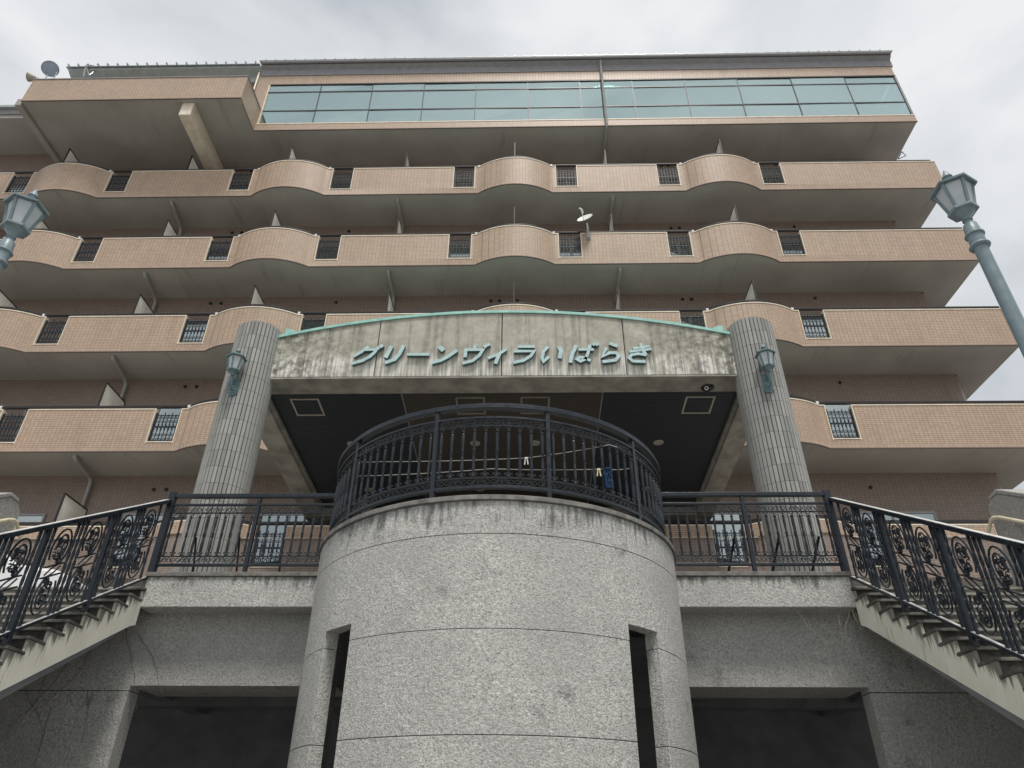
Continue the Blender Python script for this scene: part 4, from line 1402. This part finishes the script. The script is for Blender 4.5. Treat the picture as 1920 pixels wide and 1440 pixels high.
def lamp_post(x, y, lab, zl=5.06):
    t = thing('lamp_post', lab, 'street lamp', (x, y, 0), 'lamp posts with hexagonal lanterns')
    k = 0.66
    P = lambda pr_: [(r * k, q * k) for r, q in pr_]
    s = MB()
    s.lathe([(0.15, 0), (0.15, 0.06), (0.11, 0.10), (0.09, 0.5), (0.08, 0.55), (0.055, 0.62), (0.046, 0.70), (0.044, 2.2), (0.040, zl - 0.475 * k)], 24, (x, y, 0))
    auto_smooth(s.build('shaft', MT['lamp'], t), 40)
    s = MB()
    s.lathe(P([(0.062, -0.49), (0.088, -0.478), (0.093, -0.465), (0.086, -0.452), (0.070, -0.448)]), 24, (x, y, zl))
    auto_smooth(s.build('collar', MT['lamp'], t), 60)
    s = MB()
    s.lathe(P([(0.070, -0.449), (0.071, -0.34), (0.084, -0.335), (0.088, -0.322), (0.082, -0.31), (0.071, -0.305)]), 24, (x, y, zl))
    auto_smooth(s.build('collar', MT['lamp'], t), 60)
    s = MB()
    s.lathe(P([(0.071, -0.306), (0.062, -0.19), (0.050, -0.175), (0.034, -0.17), (0.034, -0.135), (0.046, -0.128), (0.046, -0.118), (0.034, -0.112)]), 24, (x, y, zl))
    auto_smooth(s.build('neck', MT['lamp'], t), 50)
    la, ro_ = lantern(t, (x, y, zl), MT['lamp'], k)
    finial(la, (x, y, zl), MT['lamp'], k)
lamp_post(2.84, 3.32, 'grey-green lamp post with hexagonal lantern, by the stairs with the hanging roots')
lamp_post(-3.51, 3.45, 'grey-green lamp post with hexagonal lantern, by the stairs towards the white car', 5.13)

def wall_lantern(x, lab):
    yc = CY - CR
    z = 8.14
    t = thing('wall_lantern', lab, 'wall lamp', (x, yc, 7.95), 'wall lanterns on the columns')
    p_ = MB()
    pl = [(-0.04, -0.20), (0.04, -0.20), (0.075, -0.15), (0.075, 0.10), (0.05, 0.155), (-0.05, 0.155), (-0.075, 0.10), (-0.075, -0.15)]
    p_.prism([(x + a, 7.95 + c) for a, c in pl], 'y', yc - 0.025, yc + 0.03)
    p_.prism([(x + a * 0.7, 7.95 + c * 0.8) for a, c in pl], 'y', yc - 0.038, yc - 0.0251)
    p_.build('back_plate', MT['wall_lamp'], t, bevel=0.008)
    ly = yc - 0.17
    a_ = MB()
    a_.tube([(x, yc - 0.03, 7.86), (x, yc - 0.09, 7.83), (x, yc - 0.15, 7.87), (x, ly, 7.95), (x, ly, z - 0.10)], [0.014, 0.016, 0.018, 0.018, 0.016], 8)
    a_.tube([(x, yc - 0.06 + q[0], 7.98 + q[2]) for q in scroll_pts(0.05, 1.3, 16)], 0.010, 6)
    auto_smooth(a_.build('arm', MT['wall_lamp'], t), 60)
    la, ro_ = lantern(t, (x, ly, z), MT['wall_lamp'], 0.80)
    finial(la, (x, ly, z), MT['wall_lamp'], 0.80)
wall_lantern(-4.85, 'small hexagonal wall lantern on the tiled column near the white car')
wall_lantern(3.93, 'small hexagonal wall lantern on the tiled column beside the security camera')

# ---------------------------------------------------------------- small things
# dome-backed security camera under the canopy edge
c = (3.15, FY + 0.36, 8.29)
t = thing('security_camera', 'small black security camera under the edge of the canopy', 'camera', c)
mb = MB()
mb.lathe([(0.03, -0.055), (0.075, -0.045), (0.11, -0.02), (0.115, 0.0)], 20, c)
auto_smooth(mb.build('base', MT['black'], t), 50)
mb = MB()
mb.tube([(c[0] - 0.01, c[1] - 0.0, c[2] - 0.05), (c[0] - 0.05, c[1] - 0.10, c[2] - 0.085)], 0.042, 14)
auto_smooth(mb.build('body', MT['black'], t), 40)
mb = MB()
mb.tube([(c[0] - 0.05, c[1] - 0.10, c[2] - 0.085), (c[0] - 0.056, c[1] - 0.114, c[2] - 0.089)], 0.034, 14)
mb.build('lens_ring', MT['white'], t)
mb = MB()
mb.tube([(c[0] - 0.056, c[1] - 0.114, c[2] - 0.089), (c[0] - 0.058, c[1] - 0.119, c[2] - 0.0905)], 0.022, 12)
mb.build('lens', MT['black'], t)

# satellite dish clamped to a balcony rail
t = thing('satellite_dish', 'white satellite dish clamped to a balcony parapet', 'satellite dish', (1.72, D - 0.02, 15.70))
mb = MB()
mb.box(1.66, 1.78, D - 0.055, D - 0.001, 15.58, 15.78)
mb.box(1.685, 1.755, D - 0.10, D - 0.056, 15.60, 15.90)
mb.build('clamp', MT['pipe'], t)
mb = MB()
mb.tube([(1.72, D - 0.08, 15.70), (1.72, D - 0.08, 16.02), (1.70, D - 0.12, 16.10)], 0.02, 8)
mb.build('mast', MT['white'], t)
nrm = Vector((-0.36, -0.80, 0.48)).normalized()
cen = Vector((1.66, D - 0.20, 16.17))
u_ = nrm.cross(Vector((0, 0, 1))).normalized()
v_ = u_.cross(nrm).normalized()
mb = MB()
vs_, fs_ = [], []
rings, seg = 6, 28
for side_ in (0, 1):
    for i in range(rings + 1):
        r_ = i / rings
        for j in range(seg):
            a = 2 * math.pi * j / seg
            q = cen + u_ * (0.225 * r_ * math.cos(a)) + v_ * (0.24 * r_ * math.sin(a)) + nrm * (0.055 * r_ * r_ - 0.008 * side_)
            vs_.append(q)
off = (rings + 1) * seg
for i in range(rings):
    for j in range(seg):
        a, b2, c2, d2 = i * seg + j, i * seg + (j + 1) % seg, (i + 1) * seg + (j + 1) % seg, (i + 1) * seg + j
        fs_ += [(a, d2, c2, b2), (off + a, off + b2, off + c2, off + d2)]
for j in range(seg):
    a, b2 = rings * seg + j, rings * seg + (j + 1) % seg
    fs_.append((a, off + a, off + b2, b2))
mb.add(vs_, fs_)
auto_smooth(mb.build('reflector', MT['white'], t), 50)
mb = MB()
tip = cen + nrm * 0.30 - v_ * 0.06
mb.tube([cen - v_ * 0.23 + nrm * 0.04, cen - v_ * 0.20 + nrm * 0.16, tip], 0.011, 6)
mb.build('arm', MT['white'], t)
mb = MB()
mb.tube([tip + u_ * 0.0, tip - nrm * 0.10 + v_ * 0.03], [0.035, 0.030], 10)
mb.tube([tip + nrm * 0.01, tip + nrm * 0.07 + u_ * 0.05], [0.030, 0.022], 10)
auto_smooth(mb.build('receiver', MT['white'], t), 50)

# floodlights and bracket on the roof of the tiled box
fc = Vector((-14.98, 13.12, 22.05))
t = thing('floodlight', 'round floodlight on a stand facing out from the tiled roof box', 'floodlight', (fc.x, fc.y, 21.34))
dr = Vector((0.42, -0.72, -0.55)).normalized()
mb = MB()
mb.tube([fc - dr * 0.20, fc - dr * 0.10, fc + dr * 0.02, fc + dr * 0.05], [0.10, 0.19, 0.24, 0.25], 22)
auto_smooth(mb.build('housing', MT['lamp'], t), 40)
mb = MB()
mb.tube([fc + dr * 0.045, fc + dr * 0.058], 0.225, 22)
mb.build('lens', MT['lens'], t)
mb = MB()
mb.tube([(fc.x + 0.22, fc.y + 0.05, 21.34), (fc.x + 0.22, fc.y + 0.05, 21.95)], 0.018, 6)
mb.tube([(fc.x - 0.04, fc.y + 0.05, 21.34), (fc.x - 0.04, fc.y + 0.05, 21.85)], 0.018, 6)
mb.tube([(fc.x + 0.22, fc.y + 0.05, 21.94), (fc.x + 0.10, fc.y + 0.05, 21.98)], 0.018, 6)
mb.build('stand', MT['chrome'], t)
fc = Vector((-15.16, 13.07, 21.50))
t = thing('floodlight', 'pale cone floodlight turned sideways at the corner of the tiled roof box', 'floodlight', (fc.x, fc.y, 21.34))
dr = Vector((-0.95, -0.15, 0.12)).normalized()
mb = MB()
mb.tube([fc, fc + dr * 0.05, fc + dr * 0.24, fc + dr * 0.26], [0.03, 0.06, 0.15, 0.155], 20)
auto_smooth(mb.build('housing', MT['fitting'], t), 40)
mb = MB()
mb.box(-15.15, -15.09, 13.02, 13.12, 21.336, 21.47)
mb.build('stand', MT['chrome'], t)
t = tag(MB().tube([(-14.72, 14.02, 23.0), (-14.86, 14.02, 23.66), (-14.58, 14.02, 23.62)], 0.02, 6).tube([(-14.86, 14.02, 23.66), (-14.55, 14.02, 23.05), (-14.55, 14.10, 23.44)], 0.02, 6).build('roof_bracket', MT['chrome']),
        'small bent metal bracket at the end of the roof edge above the tiled box', 'bracket')

# washing lines with pegs and a bundle of blue cord inside the curved railing
def line(name, pts, lab):
    dense = []
    for a, c in zip(pts[:-1], pts[1:]):
        a, c = Vector(a), Vector(c)
        for i in range(8):
            f = i / 8
            q = a.lerp(c, f)
            q.z -= 0.012 * 4 * f * (1 - f)
            dense.append(q)
    dense.append(Vector(pts[-1]))
    mb = MB()
    mb.tube(dense, 0.0045, 5)
    return tag(mb.build(name, MT['wire']), lab, 'washing line')
xa, ya = on_arc(-58, RR - 0.03)
xb, yb2 = on_arc(47, RR - 0.03)
line('washing_line', [(xa, ya, 5.585), (-1.75, 7.55, 5.40), (-0.02, 7.36, 5.345), (0.95, 7.28, 5.47), (xb, yb2, 5.585)], 'upper pale washing line behind the curved railing, with the white peg')
xa, ya = on_arc(-50, RR - 0.03)
xb, yb2 = on_arc(50, RR - 0.03)
line('washing_line', [(xa, ya, 5.26), (-0.4, 7.25, 5.155), (0.82, 7.22, 5.13), (xb, yb2, 5.35)], 'lower pale washing line behind the curved railing, with the blue cord')
def peg(x, y, z, mat, lab):
    mb = MB()
    for s in (-1, 1):
        mb.bar((x + s * 0.008, y, z + 0.02), (x + s * 0.020, y, z - 0.075), 0.014, 0.012, (0, 1, 0))
    mb.tube([(x - 0.014, y, z), (x + 0.014, y, z)], 0.012, 8)
    tag(mb.build('clothes_peg', mat), lab, 'peg', 'pegs on the washing lines')
peg(-0.01, 7.36, 5.335, MT['white'], 'white clothes peg on the upper washing line')
peg(0.80, 7.22, 5.118, MT['yellow_peg'], 'cream clothes peg on the lower washing line beside the blue cord')
mb = MB()
for i in range(22):
    ox, oy = random.uniform(-0.032, 0.032), random.uniform(-0.03, 0.03)
    top = Vector((0.90 + ox * 0.3, 7.22 + oy * 0.3, 5.145))
    pts = [top]
    for k in range(1, 8):
        pts.append(Vector((0.90 + ox + random.uniform(-0.012, 0.012), 7.22 + oy + random.uniform(-0.01, 0.01), 5.145 - 0.036 * k)))
    mb.tube(pts, 0.006, 4)
mb.tube([(0.90 + 0.03 * math.cos(a * 0.7), 7.22 + 0.03 * math.sin(a * 0.7), 5.13) for a in range(10)], 0.012, 5)
tag(mb.build('blue_cord', MT['blue_cloth']), 'bundle of blue cord hanging from the lower washing line', 'cord')

# dry vines and roots on the walls under the terrace
def vine(name, lab, starts, mat, rad, length, seed, down=0.8, y=WY - 0.006):
    rnd = random.Random(seed)
    mb = MB()
    for (x, z) in starts:
        pts = [Vector((x, y, z))]
        dx = rnd.uniform(-0.5, 0.5)
        n_ = int(length / 0.06 * rnd.uniform(0.5, 1.1))
        for i in range(n_):
            dx += rnd.uniform(-0.35, 0.35)
            dx = max(-1.1, min(1.1, dx))
            l = pts[-1]
            pts.append(Vector((l.x + 0.045 * dx, y + rnd.uniform(-0.010, 0.003), l.z - 0.06 * down)))
        if len(pts) > 2:
            mb.tube(pts, [rad * (1 - 0.75 * i / len(pts)) for i in range(len(pts))], 5)
    return tag(mb.build(name, mat), lab, 'vine')
vine('hanging_roots', 'pale dry roots hanging from the ledge corner at the stair with no car behind', [(4.12 + 0.012 * i, 4.16) for i in range(4)] + [(3.45, 4.15), (3.98, 4.15)], MT['vine'], 0.006, 0.7, 3, 0.8, 9.30)
vine('climbing_vine', 'dark leafless creeper stems on the granite wall under the stair towards the white car', [(-5.35 - 0.28 * i, 4.0 - 0.14 * i) for i in range(6)] + [(-5.15, 3.9), (-5.6, 3.2), (-6.0, 3.0)], MT['vine_dark'], 0.004, 1.4, 5)

# white car on the terrace, its bonnet just showing through the stair railing
cz, fx, cyy = 4.50, -7.45, 12.05
t = thing('parked_car', 'white car parked on the terrace behind the stair railing', 'car', (fx - 1.7, cyy, cz))
side_prof = [(fx, 0.28), (fx + 0.0, 0.62), (fx - 0.06, 0.74), (fx - 0.35, 0.86), (fx - 1.05, 0.955), (fx - 1.15, 0.97), (fx - 3.35, 1.0), (fx - 3.42, 0.9), (fx - 3.42, 0.28)]
mb = MB()
mb.prism([(a, cz + c) for a, c in side_prof], 'y', cyy - 0.74, cyy + 0.74)
mb.build('body', MT['car'], t, bevel=0.06)
mb = MB()
cab = [(fx - 1.05, 0.95), (fx - 1.75, 1.42), (fx - 2.0, 1.47), (fx - 3.1, 1.45), (fx - 3.36, 1.0)]
mb.prism([(a, cz + c) for a, c in cab], 'y', cyy - 0.64, cyy + 0.64)
mb.build('cabin', MT['car'], t, bevel=0.05)
for s in (-1, 1):
    win = [(fx - 1.30, 1.0), (fx - 1.80, 1.36), (fx - 2.95, 1.36), (fx - 3.15, 1.02)]
    y0, y1 = sorted((cyy + s * 0.641, cyy + s * 0.648))
    MB().prism([(a, cz + c) for a, c in win], 'y', y0, y1).build('side_window', MT['black'], t)
    for wx in (fx - 0.62, fx - 2.85):
        wh = MB()
        wh.tube([(wx, cyy + s * 0.60, cz + 0.28), (wx, cyy + s * 0.75, cz + 0.28)], 0.28, 22)
        wo = wh.build('wheel', MT['tyre'], t)
        wh = MB()
        wh.tube([(wx, cyy + s * 0.745, cz + 0.28), (wx, cyy + s * 0.757, cz + 0.28)], 0.17, 16)
        wh.build('rim', MT['chrome'], wo)
    hl = MB()
    hl.box(fx - 0.10, fx + 0.012, cyy + s * 0.56 - 0.12, cyy + s * 0.56 + 0.12, cz + 0.56, cz + 0.68)
    hl.build('headlight', MT['lens'], t, bevel=0.02)
ws = MB()
ws.add([(fx - 1.08, cyy - 0.58, cz + 0.985), (fx - 1.08, cyy + 0.58, cz + 0.985), (fx - 1.72, cyy + 0.54, cz + 1.415), (fx - 1.72, cyy - 0.54, cz + 1.415),
        (fx - 1.12, cyy - 0.58, cz + 0.96), (fx - 1.12, cyy + 0.58, cz + 0.96), (fx - 1.76, cyy + 0.54, cz + 1.39), (fx - 1.76, cyy - 0.54, cz + 1.39)],
       [(0, 1, 2, 3), (7, 6, 5, 4), (0, 4, 5, 1), (1, 5, 6, 2), (2, 6, 7, 3), (3, 7, 4, 0)])
ws.build('windscreen', MT['black'], t)

# potted red flowers behind one of the grilles
fp = (-8.72, D + 0.36, 14.70 + 0.135)
t = thing('flower_pot', 'small pot of red flowers behind a balcony grille', 'plant', fp)
mb = MB()
mb.lathe([(0.07, 0), (0.09, 0.16), (0.095, 0.18), (0.08, 0.18)], 14, fp)
auto_smooth(mb.build('pot', MT['pipe'], t), 50)
mb = MB()
rn = random.Random(4)
for i in range(60):
    c_ = Vector((fp[0] + rn.gauss(0, 0.07), fp[1] + rn.gauss(0, 0.05), fp[2] + 0.26 + rn.gauss(0, 0.06)))
    d_ = Vector((rn.uniform(-1, 1), rn.uniform(-1, 1), rn.uniform(-0.2, 1))).normalized() * 0.035
    e_ = d_.cross(Vector((0.3, 0.5, 0.8))).normalized() * 0.014
    mb.add([c_ - d_, c_ + e_, c_ + d_, c_ - e_], [(0, 1, 2, 3)])
kind(mb.build('leaves', MT['leaf'], t), 'stuff')
mb = MB()
for i in range(16):
    c_ = (fp[0] + rn.gauss(0, 0.08), fp[1] - 0.03 + rn.gauss(0, 0.04), fp[2] + 0.33 + rn.gauss(0, 0.045))
    mb.lathe([(0.004, -0.012), (0.022, 0.0), (0.014, 0.012)], 6, c_)
kind(mb.build('flowers', MT['red'], t), 'stuff')
